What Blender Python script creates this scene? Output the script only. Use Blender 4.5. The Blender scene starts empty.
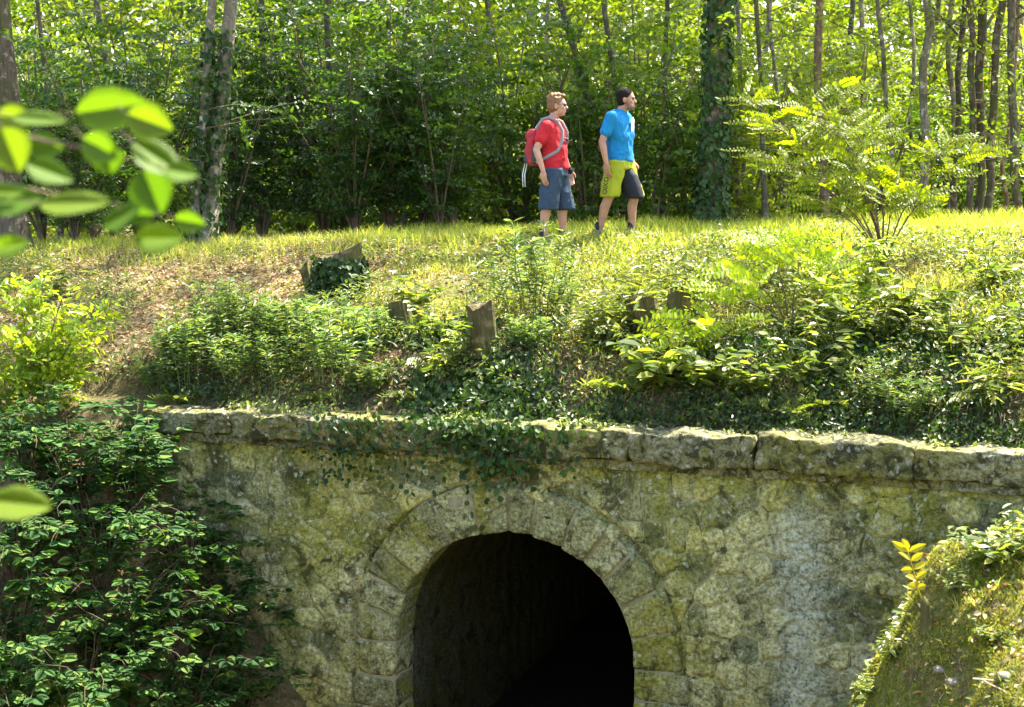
import bpy, bmesh, math, random
import numpy as np
from mathutils import Vector, Matrix
from math import radians, sin, cos, pi

rng = np.random.default_rng(7)
random.seed(7)
scene = bpy.context.scene
COL = scene.collection

# ------------------------------------------------------------------ camera geometry
F = 1500.0
CAMZ = 0.7
PITCH = math.atan((353.5 - 180) / F)
CAM = np.array([0.0, 0.0, CAMZ])

def ray(px, py):
    x = (px - 512) / F; y = (353.5 - py) / F
    d = np.array([x, cos(PITCH) + y * sin(PITCH), -sin(PITCH) + y * cos(PITCH)])
    return d

def atd(px, py, Y):
    """world point on the pixel's ray at world depth Y"""
    d = ray(px, py)
    return CAM + d * (Y / d[1])

# wall frame
TH = radians(19.5)
O = np.array([0.0, 12.5])
U = np.array([cos(TH), -sin(TH)])
V = np.array([sin(TH), cos(TH)])

def uv2w(u, v):
    return O[0] + u * U[0] + v * V[0], O[1] + u * U[1] + v * V[1]

def w2uv(x, y):
    x = np.asarray(x) - O[0]; y = np.asarray(y) - O[1]
    return x * U[0] + y * U[1], x * V[0] + y * V[1]

# ------------------------------------------------------------------ noise
def _h(i, j, k, s):
    n = (i * 374761393 + j * 668265263 + k * 2147483647 + s * 974634777) & 0xFFFFFFFF
    n = ((n ^ (n >> 13)) * 1274126177) & 0xFFFFFFFF
    n = n ^ (n >> 16)
    return (n & 0xFFFFFF) / float(0xFFFFFF)

def vnoise(x, y, z=0.0, s=0):
    x, y, z = np.broadcast_arrays(np.asarray(x, float), np.asarray(y, float), np.asarray(z, float))
    i = np.floor(x).astype(np.int64); j = np.floor(y).astype(np.int64); k = np.floor(z).astype(np.int64)
    fx = x - i; fy = y - j; fz = z - k
    fx = fx * fx * (3 - 2 * fx); fy = fy * fy * (3 - 2 * fy); fz = fz * fz * (3 - 2 * fz)
    r = 0
    for a in (0, 1):
        for b in (0, 1):
            for c in (0, 1):
                w = (fx if a else 1 - fx) * (fy if b else 1 - fy) * (fz if c else 1 - fz)
                r = r + w * _h(i + a, j + b, k + c, s)
    return r * 2 - 1

def fbm(x, y, z=0.0, s=0, o=4):
    r = 0; a = 1.0; t = 0
    for q in range(o):
        f = 2 ** q
        r = r + a * vnoise(np.asarray(x) * f, np.asarray(y) * f, np.asarray(z) * f, s + q)
        t += a; a *= 0.5
    return r / t

def sstep(a, b, x):
    t = np.clip((np.asarray(x, float) - a) / (b - a), 0, 1)
    return t * t * (3 - 2 * t)

# ------------------------------------------------------------------ terrain
UL = -3.5   # left end of the wall
FLOOR = -4.8

def smax(a, b, k=0.4):
    h = np.clip(0.5 + 0.5 * (a - b) / k, 0, 1)
    return b * (1 - h) + a * h + k * h * (1 - h)

def height(x, y, rough=True):
    x = np.asarray(x, float); y = np.asarray(y, float)
    u, v = w2uv(x, y)
    zt = np.interp(u, [-40, -8, -5, -1, 1, 5, 9, 40], [-.3, -.2, -.12, .0, .08, .28, .34, .4])
    prof = np.interp(v, [-1, .1, .35, .55, .8, 1.6, 3.0, 4.1, 4.8, 7.2, 9, 12, 20, 70, 200],
                     [-1.42, -1.40, -1.33, -1.14, -.92, -.66, -.27, -.04, 0, 0, -.25, -.7, -1.0, -1.0, 2.0])
    bank = prof + zt * sstep(0, 4, v)
    if rough:
        bank = bank + 0.10 * fbm(x * .9, y * .9, 0, 3, 3) * sstep(.2, 1.2, v) + .05 * fbm(x * 3.1, y * 3.1, 0, 9, 3) * sstep(.3, .8, v)
    # left slope that carries on below the wall end
    lb = -1.38 + .72 * np.minimum(v, 0) - np.maximum(0, u + 3.9) * 1.35
    # spur on the right
    xs = x - .32 * np.maximum(0, y - 9.2) + (.16 * fbm(y * 1.3, x * 1.3, 0, 56, 3) if rough else 0)
    mz = np.interp(xs, [-5, 1.6, 2.17, 2.45, 2.67, 3.2, 6], [-9.3, -3.9, -2.66, -2.05, -1.80, -1.6, -1.15]) - .30 * np.maximum(0, 9.2 - y) - .2 * np.maximum(0, y - 9.2)
    if rough: mz = mz + .16 * fbm(x * 3.2, y * 3.2, 0, 55, 4)
    near = -1.0 - .64 * np.maximum(y, -3)
    near = np.minimum(near, 0.9)
    fr = smax(smax(np.full_like(x, FLOOR), lb, .5), smax(mz, near, .3), .3)
    fr = np.minimum(fr, 1.0)
    if rough:
        fr = fr + .12 * fbm(x * 1.1, y * 1.1, 0, 5, 3) + .05 * fbm(x * 4, y * 4, 0, 6, 3)
    w = sstep(.12, .24, v)
    return fr * (1 - w) + bank * w

def gp(px, py, lo=6.0, hi=40.0):
    d = ray(px, py)
    t = np.arange(lo, hi, .01)
    X = CAM[0] + d[0] * t; Y = CAM[1] + d[1] * t; Z = CAM[2] + d[2] * t
    h = height(X, Y)
    i = np.argmax(Z < h)
    if not (Z < h).any():
        i = len(t) - 1
    return np.array([X[i], Y[i], h[i]])

def hz(x, y):
    return float(height(np.array([x]), np.array([y]))[0])

# ------------------------------------------------------------------ object helpers
def mesh_obj(name, verts, faces_flat, sizes, mat, parent=None, smooth=False, attrs=None):
    me = bpy.data.meshes.new(name)
    verts = np.ascontiguousarray(verts, dtype=np.float32)
    ff = np.ascontiguousarray(faces_flat, dtype=np.int32).ravel()
    sizes = np.ascontiguousarray(sizes, dtype=np.int32)
    me.vertices.add(len(verts)); me.vertices.foreach_set('co', verts.ravel())
    me.loops.add(len(ff)); me.loops.foreach_set('vertex_index', ff)
    me.polygons.add(len(sizes))
    starts = np.concatenate([[0], np.cumsum(sizes)[:-1]]).astype(np.int32)
    me.polygons.foreach_set('loop_start', starts)
    me.polygons.foreach_set('loop_total', sizes)
    me.polygons.foreach_set('use_smooth', np.full(len(sizes), smooth, dtype=bool))
    for k, a in (attrs or {}).items():
        at = me.attributes.new(k, 'FLOAT', 'POINT')
        at.data.foreach_set('value', np.ascontiguousarray(a, dtype=np.float32))
    me.update(calc_edges=True)
    me.validate()
    o = bpy.data.objects.new(name, me); COL.objects.link(o)
    for m in (mat if isinstance(mat, (list, tuple)) else [mat]):
        me.materials.append(m)
    if parent is not None:
        o.parent = parent
    return o

def bm_obj(name, bm, mat, parent=None, smooth=True):
    me = bpy.data.meshes.new(name)
    bmesh.ops.recalc_face_normals(bm, faces=bm.faces)
    bm.to_mesh(me); bm.free()
    for p in me.polygons: p.use_smooth = smooth
    for m in (mat if isinstance(mat, (list, tuple)) else [mat]):
        me.materials.append(m)
    o = bpy.data.objects.new(name, me); COL.objects.link(o)
    if parent is not None: o.parent = parent
    return o

def tag(o, label=None, cat=None, group=None, kind=None):
    if label: o['label'] = label
    if cat: o['category'] = cat
    if group: o['group'] = group
    if kind: o['kind'] = kind
    return o

def thing(name, label, cat, loc=(0, 0, 0), rz=0, group=None):
    o = bpy.data.objects.new(name, None); COL.objects.link(o)
    o.empty_display_size = .1
    o.location = [float(q) for q in loc]; o.rotation_euler = (0, 0, rz)
    return tag(o, label, cat, group)

class Mesh:
    """collects tubes / raw faces"""
    def __init__(s):
        s.v = []; s.f = []; s.n = 0; s.sz = []
    def add(s, verts, faces):
        verts = np.asarray(verts, float); faces = np.asarray(faces)
        s.v.append(verts); s.f.append((faces + s.n).ravel()); s.sz.append(np.full(len(faces), faces.shape[1]))
        s.n += len(verts)
    def tube(s, pts, rad, sides=8, flat=None, cap=True):
        pts = np.asarray(pts, float); n = len(pts)
        rad = np.broadcast_to(np.asarray(rad, float), (n,))
        t = np.gradient(pts, axis=0); t /= np.linalg.norm(t, axis=1)[:, None] + 1e-9
        ref = np.array([0.0, 1, 0]) if abs(t[0][1]) < .8 else np.array([1.0, 0, 0])
        a = np.cross(t, ref); a /= np.linalg.norm(a, axis=1)[:, None] + 1e-9
        b = np.cross(t, a)
        ang = np.arange(sides) * 2 * pi / sides
        k = 1 if flat is None else flat
        ring = pts[:, None, :] + rad[:, None, None] * (np.cos(ang)[None, :, None] * a[:, None, :] + k * np.sin(ang)[None, :, None] * b[:, None, :])
        i = np.arange(n - 1)[:, None] * sides; j = np.arange(sides)[None, :]; j2 = (j + 1) % sides
        fa = np.stack([i + j, i + j2, i + sides + j2, i + sides + j], -1).reshape(-1, 4)
        s.add(ring.reshape(-1, 3), fa)
        if cap:
            base = s.n - n * sides
            for r0 in (0, (n - 1) * sides):
                s.f.append(np.arange(sides) + base + r0); s.sz.append(np.array([sides]))
    def build(s, name, mat, parent=None, smooth=True):
        return mesh_obj(name, np.concatenate(s.v), np.concatenate(s.f), np.concatenate(s.sz), mat, parent, smooth)

def nrm(a):
    a = np.asarray(a, float)
    return a / (np.linalg.norm(a, axis=-1, keepdims=True) + 1e-9)

class Leaves:
    def __init__(s): s.P = []; s.D = []; s.N = []; s.L = []; s.W = []
    def add(s, P, D, N, L, W):
        P = np.atleast_2d(np.asarray(P, float)); n = len(P)
        s.P.append(P); s.D.append(np.broadcast_to(np.asarray(D, float), (n, 3)))
        s.N.append(np.broadcast_to(np.asarray(N, float), (n, 3)))
        s.L.append(np.broadcast_to(np.asarray(L, float), (n,))); s.W.append(np.broadcast_to(np.asarray(W, float), (n,)))
    def build(s, name, mat, parent=None, fold=.22, curl=.12, wide=.45, fine=False, smooth=False):
        P = np.concatenate(s.P); D = nrm(np.concatenate(s.D)); N = np.concatenate(s.N)
        L = np.concatenate(s.L)[:, None]; W = np.concatenate(s.W)[:, None]
        S = np.cross(D, N); S = nrm(S); N = np.cross(S, D)
        n = len(P)
        def pt(t, w, sg):
            return P + t * L * D + sg * w * .5 * W * S + (fold * w * .5 * W - curl * L * t * t) * N
        if not fine:
            pts = [P, pt(.22 if wide < .4 else .32, .85, 1), pt(.68, .8, 1), pt(1, 0, 1), pt(.68, .8, -1), pt(.22 if wide < .4 else .32, .85, -1)]
            vv = np.stack(pts, 1).reshape(-1, 3)
            b = np.arange(n)[:, None] * 6
            fa = np.concatenate([b + np.array([[0, 1, 2, 3]]), b + np.array([[0, 3, 4, 5]])], 1).reshape(-1, 4)
            return mesh_obj(name, vv, fa, np.full(len(fa), 4), mat, parent, smooth)
        T = [0, .12, .32, .55, .78, .92, 1]; Wd = [.0, .62, .98, .95, .62, .3, 0]
        R = [pt(t, w, 1) for t, w in zip(T, Wd)]; Lf = [pt(t, w, -1) for t, w in zip(T, Wd)]
        M = [pt(t, 0, 1) for t in T]
        vv = np.stack(M + R[1:-1] + Lf[1:-1], 1).reshape(-1, 3)
        k = 7 + 5 + 5
        fl = []; sz = []
        q = []
        for sidx, off in ((0, 7), (1, 12)):
            q.append([0, off, 1, 1])
            for i in range(4): q.append([1 + i, off + i, off + i + 1, 2 + i])
            q.append([5, off + 4, 6, 6])
        tri = [[a[0], a[1], a[2]] for a in q if a[2] == a[3]]
        quad = [a for a in q if a[2] != a[3]]
        b = np.arange(n)[:, None]
        ft = (b[:, :, None] * k + np.array(tri)[None]).reshape(-1, 3)
        fq = (b[:, :, None] * k + np.array(quad)[None]).reshape(-1, 4)
        return mesh_obj(name, vv, np.concatenate([ft.ravel(), fq.ravel()]), np.concatenate([np.full(len(ft), 3), np.full(len(fq), 4)]), mat, parent, True)

def rvec(n, r=None):
    r = r or rng
    a = r.normal(size=(n, 3)); return nrm(a)

def sprays(LB, org, dr, ln, nl, L, asp=.6, up=.55, side=.9, droop=.12, r=None, jit=.35):
    """flat sprays of leaves: arrays of origin, direction, length; nl leaves each"""
    r = r or rng
    org = np.atleast_2d(org); m = len(org); dr = nrm(dr)
    t = (np.arange(nl)[None, :] + r.random((m, nl))) / nl
    ln = np.broadcast_to(np.asarray(ln, float), (m,))
    P = org[:, None, :] + dr[:, None, :] * (t * ln[:, None])[..., None]
    P[..., 2] -= droop * ln[:, None] * t * t
    nn = nrm(np.array([0, 0, 1.0]) + up * r.normal(size=(m, 3)))
    sd = nrm(np.cross(dr, nn))
    sg = np.where(np.arange(nl) % 2 == 0, 1, -1)[None, :, None]
    D = dr[:, None, :] * .7 + sd[:, None, :] * sg * side + r.normal(size=(m, nl, 3)) * jit
    Nn = nn[:, None, :] + r.normal(size=(m, nl, 3)) * jit
    l = L * (.65 + .6 * r.random((m, nl)))
    P = P + nrm(D) * (.25 * L)
    LB.add(P.reshape(-1, 3), D.reshape(-1, 3), Nn.reshape(-1, 3), l.ravel(), (l * asp).ravel())

# ------------------------------------------------------------------ materials
def newmat(name):
    m = bpy.data.materials.new(name); m.use_nodes = True
    nt = m.node_tree; nt.nodes.clear()
    return m, nt

def nd(nt, t, **k):
    n = nt.nodes.new(t)
    for a, b in k.items():
        if a.startswith('i_'):
            n.inputs[a[2:].replace('_', ' ')].default_value = b
        else: setattr(n, a, b)
    return n

def ramp(nt, stops, fac=None, interp='LINEAR'):
    r = nt.nodes.new('ShaderNodeValToRGB'); r.color_ramp.interpolation = interp
    e = r.color_ramp.elements
    while len(e) < len(stops): e.new(.5)
    for x, (p, c) in zip(e, stops):
        x.position = p; x.color = (*c, 1) if len(c) == 3 else c
    if fac is not None: nt.links.new(fac, r.inputs[0])
    return r.outputs[0]

def mixc(nt, fac, a, b, mode='MIX'):
    n = nt.nodes.new('ShaderNodeMix'); n.data_type = 'RGBA'; n.blend_type = mode
    for s, x in ((0, fac), (6, a), (7, b)):
        if hasattr(x, 'is_output'): nt.links.new(x, n.inputs[s])
        elif s == 0: n.inputs[0].default_value = x
        else: n.inputs[s].default_value = (*x, 1)
    return n.outputs[2]

def noise_tex(nt, scale, detail=4, rough=.6, vec=None, dist=0.0):
    n = nt.nodes.new('ShaderNodeTexNoise'); n.inputs['Scale'].default_value = scale
    n.inputs['Detail'].default_value = detail; n.inputs['Roughness'].default_value = rough
    n.inputs['Distortion'].default_value = dist
    if vec is not None: nt.links.new(vec, n.inputs['Vector'])
    return n.outputs[0]

def mathn(nt, op, a, b=None, clamp=False):
    n = nt.nodes.new('ShaderNodeMath'); n.operation = op; n.use_clamp = clamp
    for i, x in enumerate((a, b)):
        if x is None: continue
        if hasattr(x, 'is_output'): nt.links.new(x, n.inputs[i])
        else: n.inputs[i].default_value = x
    return n.outputs[0]

def leafmat(name, cols, trans=(1.7, 1.75, .5), tf=.45, rough=.42, spec=.45):
    m, nt = newmat(name)
    g = nd(nt, 'ShaderNodeNewGeometry'); oi = nd(nt, 'ShaderNodeObjectInfo')
    st = [(i / (len(cols) - 1), c) for i, c in enumerate(cols)]
    c = ramp(nt, st, g.outputs['Random Per Island'])
    hs = nd(nt, 'ShaderNodeHueSaturation')
    v = mathn(nt, 'MULTIPLY_ADD', oi.outputs['Random'], .5); nt.nodes[-1].inputs[2].default_value = .75
    nt.links.new(v, hs.inputs['Value']); nt.links.new(c, hs.inputs['Color'])
    p = nd(nt, 'ShaderNodeBsdfPrincipled'); p.inputs['Roughness'].default_value = rough
    p.inputs['Specular IOR Level'].default_value = spec
    nt.links.new(hs.outputs[0], p.inputs['Base Color'])
    tr = nd(nt, 'ShaderNodeBsdfTranslucent')
    nt.links.new(mixc(nt, 1, hs.outputs[0], trans, 'MULTIPLY'), tr.inputs[0])
    mx = nd(nt, 'ShaderNodeMixShader'); mx.inputs[0].default_value = tf
    nt.links.new(p.outputs[0], mx.inputs[1]); nt.links.new(tr.outputs[0], mx.inputs[2])
    out = nd(nt, 'ShaderNodeOutputMaterial'); nt.links.new(mx.outputs[0], out.inputs[0])
    return m

def simple(name, col, rough=.7, bump=0, bscale=60, var=.25, vscale=8, spec=.3, metal=0):
    m, nt = newmat(name)
    tc = nd(nt, 'ShaderNodeTexCoord')
    n = noise_tex(nt, vscale, 4, .6, tc.outputs['Object'])
    c = ramp(nt, [(.25, tuple(q * (1 - var) for q in col)), (.75, tuple(min(1, q * (1 + var)) for q in col))], n)
    p = nd(nt, 'ShaderNodeBsdfPrincipled'); p.inputs['Roughness'].default_value = rough
    p.inputs['Specular IOR Level'].default_value = spec; p.inputs['Metallic'].default_value = metal
    nt.links.new(c, p.inputs['Base Color'])
    if bump:
        b = nd(nt, 'ShaderNodeBump'); b.inputs['Strength'].default_value = bump; b.inputs['Distance'].default_value = .01
        nt.links.new(noise_tex(nt, bscale, 5, .6, tc.outputs['Object']), b.inputs['Height'])
        nt.links.new(b.outputs[0], p.inputs['Normal'])
    out = nd(nt, 'ShaderNodeOutputMaterial'); nt.links.new(p.outputs[0], out.inputs[0])
    return m

def barkmat(name, c0, c1, moss=(.05, .07, .012), mossamt=.5):
    m, nt = newmat(name)
    tc = nd(nt, 'ShaderNodeTexCoord')
    mp = nd(nt, 'ShaderNodeMapping'); mp.inputs['Scale'].default_value = (1, 1, .16)
    nt.links.new(tc.outputs['Object'], mp.inputs[0])
    n1 = noise_tex(nt, 22, 6, .7, mp.outputs[0], .6)
    n2 = noise_tex(nt, 2.6, 4, .65, tc.outputs['Object'])
    n3 = noise_tex(nt, 9, 3, .6, tc.outputs['Object'])
    c = ramp(nt, [(.3, c0), (.5, tuple((a + b) / 2 for a, b in zip(c0, c1))), (.72, c1)], n1)
    c = mixc(nt, ramp(nt, [(.55, (0, 0, 0)), (.62, (1, 1, 1))], n3), c, tuple(min(.5, q * 1.5) for q in c1))
    mf = ramp(nt, [(.62 - .3 * mossamt, (0, 0, 0)), (.7, (1, 1, 1))], n2)
    c = mixc(nt, mf, c, moss)
    p = nd(nt, 'ShaderNodeBsdfPrincipled'); p.inputs['Roughness'].default_value = .9; p.inputs['Specular IOR Level'].default_value = .15
    nt.links.new(c, p.inputs['Base Color'])
    b = nd(nt, 'ShaderNodeBump'); b.inputs['Strength'].default_value = .9; b.inputs['Distance'].default_value = .03
    nt.links.new(n1, b.inputs['Height']); nt.links.new(b.outputs[0], p.inputs['Normal'])
    out = nd(nt, 'ShaderNodeOutputMaterial'); nt.links.new(p.outputs[0], out.inputs[0])
    return m

def stonemat(name, mode='wall', tint=1.0):
    m, nt = newmat(name)
    g = nd(nt, 'ShaderNodeNewGeometry')
    P = g.outputs['Position']
    mp = nd(nt, 'ShaderNodeMapping'); mp.inputs['Scale'].default_value = (1, 1, .22); nt.links.new(P, mp.inputs[0])
    fine = noise_tex(nt, 38, 8, .72, P)
    mid = noise_tex(nt, 11, 7, .72, P, .5)
    big = noise_tex(nt, 1.25, 5, .62, P, .5)
    streak = noise_tex(nt, 2.3, 5, .65, mp.outputs[0], .3)
    base = ramp(nt, [(.34, (.045, .044, .022)), (.43, (.23, .22, .11)), (.53, (.45, .43, .23)), (.66, (.66, .63, .42))], mid)
    base = mixc(nt, .62, base, ramp(nt, [(.36, (.05, .05, .028)), (.48, (.32, .30, .17)), (.62, (.72, .69, .50))], fine))
    if mode == 'wall':
        ed = nd(nt, 'ShaderNodeAttribute', attribute_name='edge'); ci = nd(nt, 'ShaderNodeAttribute', attribute_name='cid')
        base = mixc(nt, 1, base, ramp(nt, [(0, (.55, .58, .58)), (.3, (.78, .8, .76)), (.6, (1.02, 1.0, .9)), (1, (1.2, 1.16, 1.0))], ci.outputs['Fac']), 'MULTIPLY')
        mort = ramp(nt, [(0, (1, 1, 1)), (.06, (.8, .8, .8)), (.13, (0, 0, 0))], ed.outputs['Fac'])
        mfac = mathn(nt, 'MULTIPLY', mort, ramp(nt, [(.30, (0, 0, 0)), (.5, (.85, .85, .85))], noise_tex(nt, 4.2, 3, .6, P)))
        base = mixc(nt, mfac, base, (.46, .43, .25))
    elif mode in ('coping', 'ring'):
        oi = nd(nt, 'ShaderNodeObjectInfo')
        base = mixc(nt, 1, base, ramp(nt, [(0, (.62, .63, .56)), (.5, (.88, .89, .80)), (1, (1.12, 1.1, .98))], oi.outputs['Random']), 'MULTIPLY')
    # moss / algae
    mossc = ramp(nt, [(.35, (.10, .10, .010)), (.52, (.29, .275, .020)), (.66, (.48, .44, .06))], noise_tex(nt, 30, 5, .7, P))
    mf = ramp(nt, [(.46, (0, 0, 0)), (.60, (.85, .85, .85))], big)
    mf2 = ramp(nt, [(.5, (0, 0, 0)), (.64, (.8, .8, .8))], streak)
    sep = nd(nt, 'ShaderNodeSeparateXYZ'); nt.links.new(P, sep.inputs[0])
    topz = ramp(nt, [(0, (.0, .0, .0)), (1, (1, 1, 1))], mathn(nt, 'MULTIPLY_ADD', sep.outputs[2], 1.0))
    nt.nodes[-2].inputs[2].default_value = 2.55
    mossf = mathn(nt, 'MAXIMUM', mathn(nt, 'MULTIPLY', mf, .8), mathn(nt, 'MULTIPLY', mf2, mathn(nt, 'MULTIPLY_ADD', topz, .75, True)))
    nt.nodes[-2].inputs[2].default_value = .15
    if mode == 'wall':
        band = ramp(nt, [(.0, (0, 0, 0)), (.75, (.15, .15, .15)), (1, (.95, .95, .95))], mathn(nt, 'ADD', sep.outputs[2], 2.65, True))
        mossf = mathn(nt, 'MAXIMUM', mossf, mathn(nt, 'MULTIPLY', band, ramp(nt, [(.35, (.1, .1, .1)), (.55, (1, 1, 1))], streak)))
    if mode == 'coping': mossf = mathn(nt, 'MULTIPLY', mossf, .9)
    c = mixc(nt, mossf, base, mossc)
    if mode == 'wall':
        c = mixc(nt, 1, c, ramp(nt, [(0, (.62, .65, .65)), (.3, (.88, .89, .88)), (.7, (1, 1, 1)), (1, (1.12, 1.11, 1.06))], ci.outputs['Fac']), 'MULTIPLY')
        jl = mathn(nt, 'MULTIPLY', ramp(nt, [(0, (.8, .8, .8)), (.025, (.65, .65, .65)), (.055, (0, 0, 0))], ed.outputs['Fac']), ramp(nt, [(.40, (0, 0, 0)), (.52, (1, 1, 1))], noise_tex(nt, 3.3, 3, .6, P)))
        c = mixc(nt, jl, c, (.06, .058, .03))
        ml = mathn(nt, 'MULTIPLY', ramp(nt, [(.05, (0, 0, 0)), (.075, (.45, .45, .45)), (.12, (0, 0, 0))], ed.outputs['Fac']), ramp(nt, [(.42, (1, 1, 1)), (.55, (.2, .2, .2))], noise_tex(nt, 2.3, 3, .6, P)))
        c = mixc(nt, ml, c, (.50, .48, .30))
    # dark damp stains
    ds = ramp(nt, [(.52, (0, 0, 0)), (.62, (.85, .85, .85))], noise_tex(nt, 4.3, 6, .7, P, .8))
    if mode == 'coping':
        ds = ramp(nt, [(.47, (0, 0, 0)), (.58, (.9, .9, .9))], noise_tex(nt, 6.5, 7, .75, P, .9))
    c = mixc(nt, ds, c, (.040, .042, .014))
    if mode == 'wall':
        mp2 = nd(nt, 'ShaderNodeMapping'); mp2.inputs['Scale'].default_value = (1, 1, .10); nt.links.new(P, mp2.inputs[0])
        run = ramp(nt, [(.53, (0, 0, 0)), (.63, (.85, .85, .85))], noise_tex(nt, 4.0, 5, .65, mp2.outputs[0], .2))
        run = mathn(nt, 'MULTIPLY', run, ramp(nt, [(.35, (.2, .2, .2)), (.6, (1, 1, 1))], mid))
        run = mathn(nt, 'MULTIPLY', run, mathn(nt, 'ADD', sep.outputs[2], 2.75, True))
        c = mixc(nt, run, c, (.045, .046, .018))
    # lichen
    vo = nd(nt, 'ShaderNodeTexVoronoi'); vo.inputs['Scale'].default_value = 17; vo.inputs['Randomness'].default_value = 1
    wob = nd(nt, 'ShaderNodeVectorMath', operation='MULTIPLY_ADD')
    nz = nd(nt, 'ShaderNodeTexNoise'); nz.inputs['Scale'].default_value = 14; nt.links.new(P, nz.inputs[0])
    nt.links.new(nz.outputs[1], wob.inputs[0]); wob.inputs[1].default_value = (.07, .07, .07); nt.links.new(P, wob.inputs[2])
    nt.links.new(wob.outputs[0], vo.inputs[0])
    sel = nd(nt, 'ShaderNodeSeparateColor'); nt.links.new(vo.outputs['Color'], sel.inputs[0])
    rad = mathn(nt, 'MULTIPLY', sel.outputs[0], .46)
    lf = mathn(nt, 'MULTIPLY', mathn(nt, 'LESS_THAN', vo.outputs['Distance'], rad), mathn(nt, 'GREATER_THAN', sel.outputs[1], .25))
    lf = mathn(nt, 'MULTIPLY', lf, ramp(nt, [(.40, (0, 0, 0)), (.55, (.7, .7, .7))], fine))
    c = mixc(nt, lf, c, (.55, .54, .45))
    if mode == 'wall':
        # pale lime run below the coping on the right
        pf = nd(nt, 'ShaderNodeAttribute', attribute_name='lime')
        c = mixc(nt, mathn(nt, 'MULTIPLY', pf.outputs['Fac'], ramp(nt, [(.38, (0, 0, 0)), (.58, (.85, .85, .85))], fine)), c, (.56, .57, .52))
    if mode in ('wall', 'ring'):
        c = mixc(nt, 1, c, (.90, .93, .84), 'MULTIPLY')
        spk = noise_tex(nt, 26, 6, .8, P, .3)
        c = mixc(nt, .8, c, ramp(nt, [(.36, (.42, .43, .40)), (.48, (.95, .95, .93)), (.60, (1.15, 1.14, 1.08)), (.68, (1.5, 1.48, 1.35))], spk), 'MULTIPLY')
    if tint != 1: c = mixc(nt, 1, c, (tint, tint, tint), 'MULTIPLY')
    p = nd(nt, 'ShaderNodeBsdfPrincipled'); p.inputs['Roughness'].default_value = .92; p.inputs['Specular IOR Level'].default_value = .18
    nt.links.new(c, p.inputs['Base Color'])
    b = nd(nt, 'ShaderNodeBump'); b.inputs['Strength'].default_value = .8; b.inputs['Distance'].default_value = .02
    nt.links.new(mathn(nt, 'ADD', fine, mathn(nt, 'MULTIPLY', mid, .8)), b.inputs['Height']); nt.links.new(b.outputs[0], p.inputs['Normal'])
    out = nd(nt, 'ShaderNodeOutputMaterial'); nt.links.new(p.outputs[0], out.inputs[0])
    return m

def groundmat():
    m, nt = newmat('earth')
    g = nd(nt, 'ShaderNodeNewGeometry'); P = g.outputs['Position']
    f = noise_tex(nt, 30, 8, .7, P); md = noise_tex(nt, 4.5, 5, .65, P, .5)
    soil = ramp(nt, [(.3, (.035, .026, .014)), (.55, (.10, .075, .042)), (.75, (.21, .165, .10))], f)
    moss = ramp(nt, [(.3, (.05, .065, .01)), (.55, (.13, .15, .02)), (.75, (.24, .24, .05))], f)
    lit = ramp(nt, [(.3, (.13, .09, .045)), (.55, (.30, .22, .12)), (.75, (.5, .4, .26))], f)
    a = nd(nt, 'ShaderNodeAttribute', attribute_name='litter'); b_ = nd(nt, 'ShaderNodeAttribute', attribute_name='moss')
    c = mixc(nt, mathn(nt, 'MULTIPLY', b_.outputs['Fac'], ramp(nt, [(.35, (.1, .1, .1)), (.55, (1, 1, 1))], md)), soil, moss)
    c = mixc(nt, mathn(nt, 'MULTIPLY', a.outputs['Fac'], ramp(nt, [(.4, (0, 0, 0)), (.6, (1, 1, 1))], noise_tex(nt, 6.5, 5, .65, P, .3))), c, lit)
    p = nd(nt, 'ShaderNodeBsdfPrincipled'); p.inputs['Roughness'].default_value = .95; p.inputs['Specular IOR Level'].default_value = .1
    nt.links.new(c, p.inputs['Base Color'])
    b = nd(nt, 'ShaderNodeBump'); b.inputs['Strength'].default_value = 1; b.inputs['Distance'].default_value = .03
    nt.links.new(f, b.inputs['Height']); nt.links.new(b.outputs[0], p.inputs['Normal'])
    out = nd(nt, 'ShaderNodeOutputMaterial'); nt.links.new(p.outputs[0], out.inputs[0])
    return m

M = {}
M['ground'] = groundmat()
M['wall'] = stonemat('rubble_masonry', 'wall')
M['coping'] = stonemat('coping_masonry', 'coping', .58)
M['ring'] = stonemat('ring_masonry', 'ring', .85)
M['vault'] = stonemat('shaded_vault_masonry', 'vault', .20)  # wall stone darkened throughout, painting in the shade of the tunnel
M['bark_grey'] = barkmat('bark_grey', (.08, .068, .045), (.30, .255, .18))
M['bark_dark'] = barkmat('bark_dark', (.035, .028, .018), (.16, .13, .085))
M['bark_warm'] = barkmat('bark_warm', (.08, .05, .03), (.26, .18, .11), mossamt=.25)
M['bark_pale'] = barkmat('bark_pale', (.075, .065, .045), (.27, .235, .18), mossamt=.6)
M['stump'] = barkmat('stump_bark', (.03, .024, .014), (.15, .115, .065), moss=(.10, .105, .02), mossamt=1.1)
M['cutwood'] = simple('cut_wood', (.42, .33, .22), .85, .6, 60, .35, 14)
M['twig'] = simple('twig', (.12, .085, .05), .85, .3, 80)
M['greenstem'] = simple('green_stem', (.11, .14, .035), .7)
M['root'] = simple('root', (.10, .07, .04), .9)
M['leaf_wood'] = leafmat('woodland_leaf', [(.035, .075, .010), (.065, .125, .014), (.10, .165, .018), (.06, .11, .024)], tf=.5)
M['leaf_dark'] = leafmat('dark_leaf', [(.022, .055, .010), (.042, .09, .014), (.075, .13, .018)], tf=.42)  # dark copy; on the left shrubs it paints in the wood's shade
M['leaf_light'] = leafmat('light_leaf', [(.085, .13, .014), (.13, .18, .016), (.17, .20, .02)], tf=.55)  # light copy; at right it puts the backlight into the leaf colour
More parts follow.
